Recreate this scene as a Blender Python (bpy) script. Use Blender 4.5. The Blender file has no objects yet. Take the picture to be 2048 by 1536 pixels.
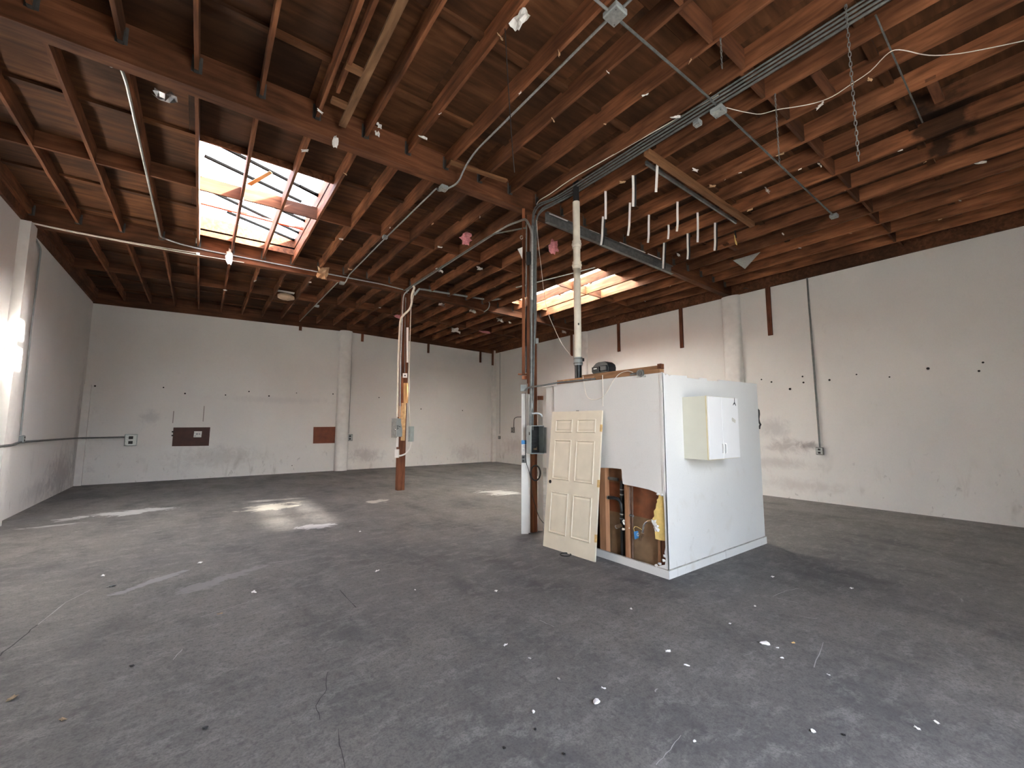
import bpy, math, random
from mathutils import Vector as V, Matrix as M, geometry as G
random.seed(7)
SC = bpy.context.scene
COL = SC.collection

# ------------------------------------------------------------------ camera
F_PX, YAW, PITCH, ROLL, HC = 835.5, math.radians(36.64), math.radians(5.72), math.radians(0.19), 1.8
O = V((0, 0, HC))
fw = V((math.sin(YAW)*math.cos(PITCH), math.cos(YAW)*math.cos(PITCH), math.sin(PITCH)))
r0 = V((math.cos(YAW), -math.sin(YAW), 0)); u0 = r0.cross(fw)
rt = math.cos(ROLL)*r0 + math.sin(ROLL)*u0
up = -math.sin(ROLL)*r0 + math.cos(ROLL)*u0
cam = bpy.data.cameras.new('camera'); co = bpy.data.objects.new('camera', cam); COL.objects.link(co)
cam.sensor_width = 36; cam.lens = 36*F_PX/2048; cam.clip_start = 0.05; cam.clip_end = 400
m3 = M((rt, up, -fw)).transposed(); co.matrix_world = M.Translation(O) @ m3.to_4x4()
SC.camera = co

# ------------------------------------------------------------------ light, sky, exposure
SUN_DIR = V((-1.0, 0.15, -0.86)).normalized()
SC.view_settings.view_transform = 'Standard'; SC.view_settings.look = 'None'
SC.view_settings.gamma = 1; SC.view_settings.use_curve_mapping = False
SC.view_settings.exposure = 2.45
sun = bpy.data.lights.new('sun', 'SUN'); sun.energy = 72.0; sun.angle = math.radians(2.2); sun.color = (1, .95, .87)
so = bpy.data.objects.new('sun', sun); COL.objects.link(so)
so.rotation_euler = SUN_DIR.to_track_quat('-Z', 'Y').to_euler(); so.location = (20, -3, 20)
w = bpy.data.worlds.new('sky'); SC.world = w; w.use_nodes = True
nt = w.node_tree; bg = nt.nodes['Background']
sk = nt.nodes.new('ShaderNodeTexSky'); sk.sky_type = 'NISHITA'; sk.sun_disc = False
sk.sun_elevation = math.radians(40); sk.sun_rotation = math.radians(98); sk.air_density = 1; sk.dust_density = 3.5
hs = nt.nodes.new('ShaderNodeHueSaturation'); hs.inputs['Saturation'].default_value = .62
nt.links.new(sk.outputs[0], hs.inputs['Color']); nt.links.new(hs.outputs[0], bg.inputs[0]); bg.inputs[1].default_value = 0.95
SC.cycles.max_bounces = 10; SC.cycles.diffuse_bounces = 6; SC.cycles.transparent_max_bounces = 8
SC.cycles.sample_clamp_indirect = 6.0; SC.cycles.caustics_reflective = False; SC.cycles.caustics_refractive = False

# ------------------------------------------------------------------ measured layout (metres)
XL, XR, YB, YF = -2.857, 12.076, 17.753, -1.75
XC, Y1, Y2 = 4.641, 5.70, 11.473
def cr(x): return -0.02*abs(x - XC)                     # roof falls away from the column line
def zD(x): return 6.10 + cr(x)                          # underside of the roof deck
def zJ(x): return zD(x) - 0.25                          # underside of the joists
def zG(x): return zD(x) - 0.43                          # underside of the girders
JX = [-0.275 + 0.627*i for i in range(-4, 20)]
SKY = [(-0.255, 1.586, 7.30, 11.05), (7.90, 9.74, 7.20, 11.00)]    # two roof openings x0,x1,y0,y1
# a sight line through a photo position, to find where a surveyed point lies on a known surface
def ray(u, v): return fw + rt*((u-1024)/F_PX) - up*((v-768)/F_PX)
def AX(u, v, X): d = ray(u, v); return O + d*((X-O.x)/d.x)
def AY(u, v, Y): d = ray(u, v); return O + d*((Y-O.y)/d.y)
def AZ(u, v, Z): d = ray(u, v); return O + d*((Z-O.z)/d.z)
def FL(u, v, z=0.0): return AZ(u, v, z)
def JP(u, v, dz=0.0):
    z = 5.8
    for _ in range(6): p = AZ(u, v, z); z = zJ(p.x) + dz
    return p
def DP(u, v, p, off=0.0):                               # same distance ahead as point p
    d = ray(u, v); return O + d*((V(p)-O).dot(fw) + off)

# ------------------------------------------------------------------ materials
def nodes(name):
    m = bpy.data.materials.new(name); m.use_nodes = True
    return m, m.node_tree, m.node_tree.nodes['Principled BSDF']
def N(t, typ, **k):
    n = t.nodes.new(typ)
    for a, b in k.items(): setattr(n, a, b)
    return n
def plain(name, col, rough=.6, metal=0, var=.12, scale=9, bump=0.0, spec=.4):
    m, t, b = nodes(name)
    tc = N(t, 'ShaderNodeTexCoord'); no = N(t, 'ShaderNodeTexNoise'); no.inputs['Scale'].default_value = scale; no.inputs['Detail'].default_value = 6
    t.links.new(tc.outputs['Object'], no.inputs['Vector'])
    r = N(t, 'ShaderNodeValToRGB'); r.color_ramp.elements[0].position = .3; r.color_ramp.elements[1].position = .75
    r.color_ramp.elements[0].color = (*[c*(1-var) for c in col], 1); r.color_ramp.elements[1].color = (*[min(1, c*(1+var)) for c in col], 1)
    t.links.new(no.outputs['Fac'], r.inputs[0]); t.links.new(r.outputs[0], b.inputs['Base Color'])
    b.inputs['Roughness'].default_value = rough; b.inputs['Metallic'].default_value = metal; b.inputs['Specular IOR Level'].default_value = spec
    if bump:
        bn = N(t, 'ShaderNodeBump'); bn.inputs['Strength'].default_value = bump; bn.inputs['Distance'].default_value = .01
        t.links.new(no.outputs['Fac'], bn.inputs['Height']); t.links.new(bn.outputs[0], b.inputs['Normal'])
    return m
def wood(name, dark, mid, light, stretch=(1, .12, 1), scale=14, rough=.75, rnd=.35, stain=.5, mould=False):
    m, t, b = nodes(name)
    tc = N(t, 'ShaderNodeTexCoord'); oi = N(t, 'ShaderNodeObjectInfo')
    ad = N(t, 'ShaderNodeVectorMath', operation='ADD'); mu = N(t, 'ShaderNodeMath', operation='MULTIPLY'); mu.inputs[1].default_value = 37
    t.links.new(oi.outputs['Random'], mu.inputs[0]); t.links.new(tc.outputs['Object'], ad.inputs[0]); t.links.new(mu.outputs[0], ad.inputs[1])
    mp = N(t, 'ShaderNodeMapping'); mp.inputs['Scale'].default_value = stretch; t.links.new(ad.outputs[0], mp.inputs['Vector'])
    n1 = N(t, 'ShaderNodeTexNoise'); n1.inputs['Scale'].default_value = scale; n1.inputs['Detail'].default_value = 8; n1.inputs['Distortion'].default_value = .6
    t.links.new(mp.outputs[0], n1.inputs['Vector'])
    r = N(t, 'ShaderNodeValToRGB'); e = r.color_ramp.elements
    e[0].position = .28; e[0].color = (*dark, 1); e[1].position = .78; e[1].color = (*light, 1)
    x = e.new(.52); x.color = (*mid, 1)
    t.links.new(n1.outputs['Fac'], r.inputs[0])
    n2 = N(t, 'ShaderNodeTexNoise'); n2.inputs['Scale'].default_value = 1.1; n2.inputs['Detail'].default_value = 5; t.links.new(ad.outputs[0], n2.inputs['Vector'])
    s = N(t, 'ShaderNodeMapRange'); s.inputs[1].default_value = .38; s.inputs[2].default_value = .62; s.inputs[3].default_value = 1-stain; s.inputs[4].default_value = 1.0
    t.links.new(n2.outputs['Fac'], s.inputs[0])
    v = N(t, 'ShaderNodeMapRange'); v.inputs[3].default_value = 1-rnd; v.inputs[4].default_value = 1+rnd*.6; t.links.new(oi.outputs['Random'], v.inputs[0])
    k = N(t, 'ShaderNodeMath', operation='MULTIPLY'); t.links.new(s.outputs[0], k.inputs[0]); t.links.new(v.outputs[0], k.inputs[1])
    if mould:                                              # rotted, blackened place in the roof timber
        ge = N(t, 'ShaderNodeNewGeometry'); c0 = AZ(1885, 245, 5.9)
        mp2 = N(t, 'ShaderNodeMapping', vector_type='TEXTURE'); mp2.inputs['Location'].default_value = c0; mp2.inputs['Scale'].default_value = (.85, .42, .6)
        t.links.new(ge.outputs['Position'], mp2.inputs['Vector']); ln = N(t, 'ShaderNodeVectorMath', operation='LENGTH'); t.links.new(mp2.outputs[0], ln.inputs[0])
        n3 = N(t, 'ShaderNodeTexNoise'); n3.inputs['Scale'].default_value = 4; n3.inputs['Detail'].default_value = 8; t.links.new(ge.outputs['Position'], n3.inputs['Vector'])
        k2 = N(t, 'ShaderNodeMath', operation='MULTIPLY_ADD'); t.links.new(n3.outputs['Fac'], k2.inputs[0]); k2.inputs[1].default_value = -2.4; t.links.new(ln.outputs['Value'], k2.inputs[2])
        s3 = N(t, 'ShaderNodeMapRange'); s3.inputs[1].default_value = -.62; s3.inputs[2].default_value = -.25; s3.inputs[3].default_value = .22; t.links.new(k2.outputs[0], s3.inputs[0])
        k3 = N(t, 'ShaderNodeMath', operation='MULTIPLY'); t.links.new(k.outputs[0], k3.inputs[0]); t.links.new(s3.outputs[0], k3.inputs[1]); k = k3
    mx = N(t, 'ShaderNodeVectorMath', operation='SCALE'); t.links.new(r.outputs[0], mx.inputs[0]); t.links.new(k.outputs[0], mx.inputs['Scale'])
    t.links.new(mx.outputs[0], b.inputs['Base Color'])
    b.inputs['Roughness'].default_value = rough; b.inputs['Specular IOR Level'].default_value = .25
    bn = N(t, 'ShaderNodeBump'); bn.inputs['Strength'].default_value = .25; bn.inputs['Distance'].default_value = .006
    t.links.new(n1.outputs['Fac'], bn.inputs['Height']); t.links.new(bn.outputs[0], b.inputs['Normal'])
    return m
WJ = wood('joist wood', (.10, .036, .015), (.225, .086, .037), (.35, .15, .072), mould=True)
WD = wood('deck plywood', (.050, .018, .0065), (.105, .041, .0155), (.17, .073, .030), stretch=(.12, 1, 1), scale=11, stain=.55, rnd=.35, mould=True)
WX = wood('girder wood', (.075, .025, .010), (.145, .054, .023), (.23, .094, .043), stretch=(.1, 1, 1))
WV = wood('post wood', (.10, .034, .016), (.20, .072, .032), (.29, .12, .055), stretch=(1, 1, .1), scale=18)
WP = wood('pale lumber', (.42, .26, .12), (.58, .38, .19), (.70, .50, .28), stretch=(1, .15, 1), stain=.2, rnd=.15)
WPV = wood('pale vertical lumber', (.42, .22, .09), (.60, .36, .16), (.75, .52, .27), stretch=(1, 1, .12), stain=.2, rnd=.15)
WB = wood('weathered tan lumber', (.18, .092, .045), (.29, .155, .078), (.39, .225, .12), stretch=(1, .15, 1), stain=.3, rnd=.2)
WBX = wood('tan cross lumber', (.15, .068, .030), (.24, .115, .052), (.33, .17, .082), stretch=(.12, 1, 1), stain=.3, rnd=.2)
BAT = wood('batten wood', (.11, .035, .018), (.17, .058, .028), (.23, .085, .042), stretch=(1, 1, .1), scale=20)
GAL = plain('galvanised steel', (.42, .44, .43), .42, .75, .2, 30)
GALM = plain('weathered conduit', (.13, .138, .135), .55, .4, .25, 20)
HNG = plain('dark hanger steel', (.085, .085, .08), .55, .5, .25, 14)
GALD = plain('dull grey steel', (.17, .175, .17), .55, .5, .25, 14)
GALB = plain('grey painted box', (.27, .30, .30), .5, .1, .12, 12)
GRN = plain('grey green enamel', (.36, .42, .42), .45, .1, .1, 10)
BLK = plain('black rubber', (.012, .012, .013), .5, 0, .3, 20)
BLKP = plain('black plastic', (.016, .018, .02), .35, 0, .2, 20)
DARK = plain('dark void', (.01, .009, .008), .9)
WHT = plain('white paint', (.78, .77, .74), .5, 0, .05, 6)
PVC = plain('aged pvc', (.70, .66, .56), .45, 0, .12, 7)
PAPER = plain('white paper', (.80, .79, .76), .8, 0, .1, 20)
TAPE = plain('white strap tape', (.82, .80, .76), .6, 0, .05, 20)
FOIL = plain('foil scrap', (.75, .75, .76), .28, .85, .2, 30)
PINK = plain('pink fibre insulation', (.62, .24, .26), .95, 0, .25, 30, .5)
YEL = plain('yellow foam insulation', (.74, .56, .20), .9, 0, .12, 25, .4)
TANP = plain('tan kraft paper', (.52, .34, .20), .85, 0, .15, 14)
COP = plain('aged copper pipe', (.20, .13, .10), .45, .6, .25, 20)
CHR = plain('chromed pipe', (.75, .74, .72), .25, .9, .1, 20)
BRASS = plain('tarnished brass', (.30, .20, .12), .4, .7, .2, 20)
BLUE = plain('blue print', (.06, .27, .62), .6, 0, .05)
INK = plain('grey ink', (.30, .30, .33), .7)
INKB = plain('black ink', (.015, .015, .02), .6)
REDW = plain('red painted wood', (.42, .07, .035), .6, 0, .15, 8)
PLATE = plain('dark brown hardboard', (.055, .018, .012), .6, 0, .25, 6)
PLATE2 = plain('reddish brown hardboard', (.16, .045, .02), .6, 0, .25, 6)
WIREW = plain('white cable sheath', (.72, .68, .60), .5)
WIRED = plain('dark wire', (.02, .018, .016), .6)
WIREK = plain('tarred black wire', (.004, .004, .004), .95, 0, .1, 9, 0, 0)
CREAM = plain('cream door paint', (.66, .60, .48), .5, 0, .06, 5)
HINGE = plain('worn ochre', (.55, .36, .14), .6, 0, .3, 30)
LAM = plain('white laminate', (.74, .74, .735), .35, 0, .02, 4)
LAMS = plain('yellowed laminate', (.60, .59, .50), .4, 0, .03, 4)
LEAF = plain('dry leaf', (.30, .22, .14), .9, 0, .3, 30)
ORNG = plain('rusty bracket', (.40, .15, .07), .6, .2, .25, 30)
DISC = plain('peach tan', (.55, .40, .28), .4)  # opaque peach-tan for the dome of the ceiling patch

def mix2(t, fac, a, b):
    n = N(t, 'ShaderNodeMix', data_type='RGBA')
    for s, x in ((0, fac), (6, a), (7, b)):
        if hasattr(x, 'is_linked') or hasattr(x, 'links'): t.links.new(x, n.inputs[s])
        elif s == 0: n.inputs[0].default_value = x
        else: n.inputs[s].default_value = (*x, 1)
    return n.outputs[2]
def ramp(t, src, p0, p1, v0=0.0, v1=1.0):
    n = N(t, 'ShaderNodeMapRange'); n.interpolation_type = 'SMOOTHSTEP'
    for i, x in ((1, p0), (2, p1), (3, v0), (4, v1)): n.inputs[i].default_value = x
    t.links.new(src, n.inputs[0]); return n.outputs[0]
def noise(t, vec, scale, detail=6, dist=0.0, stretch=None, rough=.55):
    if stretch:
        mp = N(t, 'ShaderNodeMapping'); mp.inputs['Scale'].default_value = stretch; t.links.new(vec, mp.inputs['Vector']); vec = mp.outputs[0]
    n = N(t, 'ShaderNodeTexNoise'); n.inputs['Scale'].default_value = scale; n.inputs['Detail'].default_value = detail
    n.inputs['Distortion'].default_value = dist; n.inputs['Roughness'].default_value = rough
    t.links.new(vec, n.inputs['Vector']); return n.outputs['Fac']
def math2(t, op, a, b):
    n = N(t, 'ShaderNodeMath', operation=op)
    for i, x in enumerate((a, b)):
        if isinstance(x, (int, float)): n.inputs[i].default_value = x
        else: t.links.new(x, n.inputs[i])
    return n.outputs[0]
def wall_mat(name, col, dirt=(.34, .31, .29), low=1.6, amt=.6, stretch=(1, 1, .35), spots=()):
    m, t, b = nodes(name)
    tc = N(t, 'ShaderNodeTexCoord'); ob = tc.outputs['Object']
    sp = N(t, 'ShaderNodeSeparateXYZ'); t.links.new(ob, sp.inputs[0])
    n1 = noise(t, ob, .55, 5); n2 = noise(t, ob, 3.2, 8, .4, stretch); n3 = noise(t, ob, 9, 8, .8, (1, 1, .5)); n4 = noise(t, ob, 55, 3)
    base = mix2(t, ramp(t, n1, .3, .7), [c*.93 for c in col], col)
    lowm = ramp(t, sp.outputs['Z'], low, .05)
    d = math2(t, 'MULTIPLY', ramp(t, n2, .56, .76), lowm)
    d2 = math2(t, 'MULTIPLY', ramp(t, n3, .62, .74), math2(t, 'ADD', math2(t, 'MULTIPLY', lowm, .7), .12))
    base = mix2(t, math2(t, 'MULTIPLY', d, amt), base, dirt)
    base = mix2(t, math2(t, 'MULTIPLY', d2, amt), base, [c*.7 for c in dirt])
    n6 = noise(t, ob, 4.5, 9, .8, (1, 1, .8), .7)
    for p, rad, colr, a in spots:
        mp = N(t, 'ShaderNodeMapping', vector_type='TEXTURE'); mp.inputs['Location'].default_value = p; mp.inputs['Scale'].default_value = rad
        t.links.new(ob, mp.inputs['Vector']); ln = N(t, 'ShaderNodeVectorMath', operation='LENGTH'); t.links.new(mp.outputs[0], ln.inputs[0])
        k = math2(t, 'SUBTRACT', math2(t, 'MULTIPLY', n6, 2.4), ln.outputs['Value'])
        base = mix2(t, ramp(t, k, .1, 1.1, 0, a*.75), base, colr)
    base = mix2(t, ramp(t, n4, .45, .75, 0, .10), base, [c*.6 for c in col])
    t.links.new(base, b.inputs['Base Color']); b.inputs['Roughness'].default_value = .75; b.inputs['Specular IOR Level'].default_value = .2
    bn = N(t, 'ShaderNodeBump'); bn.inputs['Strength'].default_value = .22; bn.inputs['Distance'].default_value = .006
    t.links.new(n4, bn.inputs['Height']); t.links.new(bn.outputs[0], b.inputs['Normal'])
    return m
WALL = wall_mat('painted wall', (.74, .725, .70), spots=[(AX(1545, 857, XR), (1, .5, .35), (.42, .41, .42), .7), (AX(1575, 893, XR), (1, .6, .22), (.36, .33, .33), .8), (AX(1560, 925, XR), (1, 1.0, .18), (.45, .42, .41), .7),
    (AX(1622, 892, XR), (1, .35, .12), (.22, .19, .19), .9), (AX(1600, 970, XR), (1, 1.2, .2), (.48, .44, .42), .6), (AX(1850, 1090, XR), (1, .3, .15), (.36, .33, .33), .6),
    (AY(440, 915, YB), (1.6, 1, .45), (.47, .45, .43), .7), (AY(730, 910, YB), (.9, 1, .35), (.36, .33, .34), .8), (AY(930, 905, YB), (.9, 1, .5), (.46, .42, .42), .7), (AY(300, 835, YB), (.35, 1, .3), (.42, .41, .42), .6), (AY(560, 800, YB), (2.5, 1, .15), (.55, .54, .53), .5),
    (V((XL, 16.0, .5)), (1, 1.6, .75), (.30, .29, .31), .85), (V((XL, 17.4, 1.6)), (1, .35, 2.2), (.34, .33, .34), .8), (V((XL, 14.2, .3)), (1, 1.4, .3), (.42, .41, .42), .7), (AX(1030, 890, XR), (1, 1.2, .5), (.48, .43, .42), .7)])
DRYW = wall_mat('enclosure drywall', (.69, .69, .675), (.50, .46, .38), 2.6, .35, (1, 1, 1), spots=[(V((4.569, 3.75, 1.33)), (1, .30, .18), (.50, .44, .30), .75), (V((4.569, 3.45, 2.2)), (1, .5, .22), (.50, .48, .47), .6), (V((4.569, 4.4, 2.25)), (1, .4, .15), (.55, .53, .50), .5), (V((5.6, 3.019, 1.22)), (.5, 1, .2), (.58, .57, .48), .55), (V((6.75, 3.019, 1.55)), (.3, 1, .3), (.48, .50, .54), .5), (V((6.6, 3.019, .5)), (.35, 1, .8), (.56, .57, .58), .5)])
PILW = plain('painted pilaster', (.72, .705, .68), .6, 0, .08, 5, .1)
def floor_mat():
    m, t, b = nodes('worn concrete')
    tc = N(t, 'ShaderNodeTexCoord'); ob = tc.outputs['Object']
    n1 = noise(t, ob, .30, 6, .2); n2 = noise(t, ob, 1.1, 10, .25, (1.3, .7, 1), .68); n3 = noise(t, ob, 5, 10, .3, (.7, 1.3, 1), .72); n4 = noise(t, ob, 2.2, 10, .9, (.6, 1.5, 1), .74); n5 = noise(t, ob, 70, 6, 0, None, .7); n7 = noise(t, ob, 22, 8, .2, None, .7)
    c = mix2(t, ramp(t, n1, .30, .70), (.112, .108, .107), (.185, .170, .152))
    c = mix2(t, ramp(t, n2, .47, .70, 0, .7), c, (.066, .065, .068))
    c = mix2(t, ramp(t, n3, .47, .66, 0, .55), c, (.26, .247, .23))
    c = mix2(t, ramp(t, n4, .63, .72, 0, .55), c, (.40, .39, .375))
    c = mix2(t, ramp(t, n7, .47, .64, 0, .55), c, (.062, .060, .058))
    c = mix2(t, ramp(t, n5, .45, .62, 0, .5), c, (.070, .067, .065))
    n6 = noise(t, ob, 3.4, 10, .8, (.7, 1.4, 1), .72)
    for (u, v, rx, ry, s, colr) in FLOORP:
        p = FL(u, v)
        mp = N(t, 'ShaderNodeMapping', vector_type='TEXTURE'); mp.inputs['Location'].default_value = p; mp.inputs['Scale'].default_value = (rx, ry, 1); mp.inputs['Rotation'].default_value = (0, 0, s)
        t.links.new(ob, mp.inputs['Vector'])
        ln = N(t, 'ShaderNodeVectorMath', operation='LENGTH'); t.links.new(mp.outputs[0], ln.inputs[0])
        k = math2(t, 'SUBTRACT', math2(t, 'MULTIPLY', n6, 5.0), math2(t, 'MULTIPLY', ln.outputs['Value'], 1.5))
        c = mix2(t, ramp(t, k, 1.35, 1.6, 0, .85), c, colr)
    t.links.new(c, b.inputs['Base Color'])
    rr = ramp(t, n2, .3, .7, .52, .72); t.links.new(rr, b.inputs['Roughness']); b.inputs['Specular IOR Level'].default_value = .3
    bn = N(t, 'ShaderNodeBump'); bn.inputs['Strength'].default_value = .15; bn.inputs['Distance'].default_value = .004
    t.links.new(n5, bn.inputs['Height']); t.links.new(bn.outputs[0], b.inputs['Normal'])
    return m
# bare, chalky and other paler places on the slab: photo position, radii, turn, colour
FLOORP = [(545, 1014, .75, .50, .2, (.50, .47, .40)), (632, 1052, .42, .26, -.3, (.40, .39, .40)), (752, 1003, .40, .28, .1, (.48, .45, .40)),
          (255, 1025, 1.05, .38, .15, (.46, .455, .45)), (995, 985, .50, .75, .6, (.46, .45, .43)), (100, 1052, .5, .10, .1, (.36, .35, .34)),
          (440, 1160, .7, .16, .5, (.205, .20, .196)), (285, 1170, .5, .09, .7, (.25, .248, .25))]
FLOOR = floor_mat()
def fibreglass(name, f0, f1, tint):
    m, t, b = nodes(name); t.nodes.remove(b); out = t.nodes['Material Output']
    tr = N(t, 'ShaderNodeBsdfTranslucent'); tr.inputs[0].default_value = (*tint, 1)
    tp = N(t, 'ShaderNodeBsdfTransparent'); tp.inputs[0].default_value = (.95, .95, .95, 1)
    tc = N(t, 'ShaderNodeTexCoord'); f = noise(t, tc.outputs['Object'], 1.4, 5)
    mx = N(t, 'ShaderNodeMixShader'); t.links.new(ramp(t, f, .35, .65, f0, f1), mx.inputs[0])
    t.links.new(tr.outputs[0], mx.inputs[1]); t.links.new(tp.outputs[0], mx.inputs[2]); t.links.new(mx.outputs[0], out.inputs[0])
    return m
GLASS = [fibreglass('clear skylight sheet', .84, .96, (.30, .30, .30)), fibreglass('aged skylight sheet', .025, .05, (.52, .52, .50))]
GROUND = plain('dark ground', (.10, .10, .10), .9, 0, .1, 1)  # unseen ground, coloured dark to cut daylight bounced in at the doorway
ROOFM = plain('roof felt', (.30, .29, .28), .9)

# ------------------------------------------------------------------ mesh helpers
class MB:
    def __init__(s): s.v = []; s.f = []
    def quadbox(s, P):                                   # 8 corners: bottom ring then top ring
        i = len(s.v); s.v += [V(p) for p in P]
        s.f += [tuple(i+k for k in q) for q in ((3, 2, 1, 0), (4, 5, 6, 7), (0, 1, 5, 4), (1, 2, 6, 5), (2, 3, 7, 6), (3, 0, 4, 7))]; return s
    def box(s, a, b):
        x0, y0, z0 = a; x1, y1, z1 = b
        return s.quadbox([(x0, y0, z0), (x1, y0, z0), (x1, y1, z0), (x0, y1, z0), (x0, y0, z1), (x1, y0, z1), (x1, y1, z1), (x0, y1, z1)])
    def cbox(s, c, size, rot=None):
        h = V(size)/2; R = rot or M.Identity(3); c = V(c)
        return s.quadbox([c + R @ V((sx*h.x, sy*h.y, sz*h.z)) for sx, sy, sz in ((-1, -1, -1), (1, -1, -1), (1, 1, -1), (-1, 1, -1), (-1, -1, 1), (1, -1, 1), (1, 1, 1), (-1, 1, 1))])
    def bar(s, a, b, w, h, upv=(0, 0, 1)):               # box from a to b, w across, h along upv
        a, b = V(a), V(b); d = (b-a).normalized(); sd = d.cross(V(upv)).normalized(); u = sd.cross(d)
        P = []
        for e in (a, b): P.append([e - sd*w/2 - u*h/2, e + sd*w/2 - u*h/2, e + sd*w/2 + u*h/2, e - sd*w/2 + u*h/2])
        return s.quadbox(P[0] + P[1])
    def tube(s, pts, r, n=8, cap=True, bend=0.0):
        pts = [V(p) for p in pts]
        if bend and len(pts) > 2:
            q = [pts[0]]
            for k in range(1, len(pts)-1):
                a, b, c = pts[k-1], pts[k], pts[k+1]; l = min(bend, (a-b).length*.45, (c-b).length*.45)
                p0 = b + (a-b).normalized()*l; p1 = b + (c-b).normalized()*l
                q += [p0*(1-t)**2 + b*2*t*(1-t) + p1*t*t for t in (0, .25, .5, .75, 1)]
            pts = q + [pts[-1]]
        rings = []; nrm = None
        for k, p in enumerate(pts):
            d = (pts[min(k+1, len(pts)-1)] - pts[max(k-1, 0)]).normalized()
            if nrm is None: nrm = d.orthogonal().normalized()
            nrm = (nrm - d*nrm.dot(d))
            nrm = nrm.normalized() if nrm.length > 1e-6 else d.orthogonal().normalized()
            bn = d.cross(nrm); rr = r[k] if isinstance(r, (list, tuple)) else r
            i = len(s.v); s.v += [p + (nrm*math.cos(2*math.pi*j/n) + bn*math.sin(2*math.pi*j/n))*rr for j in range(n)]; rings.append(i)
        for a, b in zip(rings, rings[1:]):
            s.f += [(a+j, a+(j+1) % n, b+(j+1) % n, b+j) for j in range(n)]
        if cap: s.f += [tuple(rings[0]+n-1-j for j in range(n)), tuple(rings[-1]+j for j in range(n))]
        return s
    def prism(s, pts, ext):                               # closed outline pushed along ext
        pts = [V(p) for p in pts]; ext = V(ext); n = len(pts); i = len(s.v)
        s.v += pts + [p+ext for p in pts]
        tri = G.tessellate_polygon([pts])
        s.f += [tuple(i+k for k in q) for q in tri] + [tuple(i+n+k for k in reversed(q)) for q in tri]
        s.f += [(i+k, i+(k+1) % n, i+n+(k+1) % n, i+n+k) for k in range(n)]; return s
    def plate(s, outer, hole, ext):                       # sheet with one hole
        outer = [V(p) for p in outer]; hole = [V(p) for p in hole]; ext = V(ext); al = outer+hole; n = len(al); i = len(s.v)
        s.v += al + [p+ext for p in al]; tri = G.tessellate_polygon([outer, hole])
        s.f += [tuple(i+k for k in q) for q in tri] + [tuple(i+n+k for k in reversed(q)) for q in tri]
        for st, L in ((0, len(outer)), (len(outer), len(hole))):
            s.f += [(i+st+k, i+st+(k+1) % L, i+n+st+(k+1) % L, i+n+st+k) for k in range(L)]
        return s
    def rag(s, c, size, seed=0, n=5, flat=.25, R=None):   # crumpled sheet
        rr = random.Random(seed); c = V(c); i = len(s.v); R = R or M.Identity(3)
        for a in range(n):
            for b in range(n):
                x = (a/(n-1)-.5); y = (b/(n-1)-.5); e = 1 + rr.uniform(-.25, .25)
                s.v.append(c + R @ V((x*size[0]*e, y*size[1]*e, rr.uniform(-1, 1)*flat*min(size))))
        s.f += [(i+a*n+b, i+(a+1)*n+b, i+(a+1)*n+b+1, i+a*n+b+1) for a in range(n-1) for b in range(n-1)]; return s
    def blob(s, c, size, seed=0, jit=.25, ns=8, nr=5):
        rr = random.Random(seed); c = V(c); i = len(s.v)
        for a in range(1, nr):
            th = math.pi*a/nr
            for b in range(ns):
                ph = 2*math.pi*b/ns; k = 1 + rr.uniform(-jit, jit)
                s.v.append(c + V((math.sin(th)*math.cos(ph)*size[0]*k/2, math.sin(th)*math.sin(ph)*size[1]*k/2, math.cos(th)*size[2]*k/2)))
        t = len(s.v); s.v += [c + V((0, 0, size[2]/2)), c - V((0, 0, size[2]/2))]
        for a in range(nr-2):
            for b in range(ns): s.f.append((i+a*ns+b, i+(a+1)*ns+b, i+(a+1)*ns+(b+1) % ns, i+a*ns+(b+1) % ns))
        for b in range(ns): s.f += [(t, i+b, i+(b+1) % ns), (t+1, i+(nr-2)*ns+(b+1) % ns, i+(nr-2)*ns+b)]
        return s
    def build(s, name, mat, parent=None, origin=None, smooth=False):
        if origin is None:
            if parent: origin = wloc(parent)
            else:
                mn = V((min(v.x for v in s.v), min(v.y for v in s.v), min(v.z for v in s.v))); mxx = V((max(v.x for v in s.v), max(v.y for v in s.v), 0))
                origin = V(((mn.x+mxx.x)/2, (mn.y+mxx.y)/2, mn.z))
        origin = V(origin)
        me = bpy.data.meshes.new(name); me.from_pydata([tuple(v-origin) for v in s.v], [], s.f); me.update()
        import bmesh
        bm = bmesh.new(); bm.from_mesh(me); bmesh.ops.recalc_face_normals(bm, faces=bm.faces); bm.to_mesh(me); bm.free()
        if smooth:
            for p in me.polygons: p.use_smooth = True
            try: me.set_sharp_from_angle(angle=math.radians(42))
            except Exception: pass
        me.materials.append(mat)
        o = bpy.data.objects.new(name, me); COL.objects.link(o)
        if parent: o.parent = parent; o.location = origin - wloc(parent)
        else: o.location = origin
        return o
WL = {}
def wloc(o):
    l = V(o.location)
    while o.parent: o = o.parent; l += V(o.location)
    return l
def tag(o, label, cat, group=None):
    o['label'] = label; o['category'] = cat
    if group: o['group'] = group
    return o
def thing(name, loc, label, cat, group=None):
    o = bpy.data.objects.new(name, None); COL.objects.link(o); o.location = loc; o.empty_display_size = .1
    return tag(o, label, cat, group)
def struct(o): o['kind'] = 'structure'; return o
def bevel(o, w=.01, seg=2):
    b = o.modifiers.new('bevel', 'BEVEL'); b.width = w; b.segments = seg; b.limit_method = 'ANGLE'; return o

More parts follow.
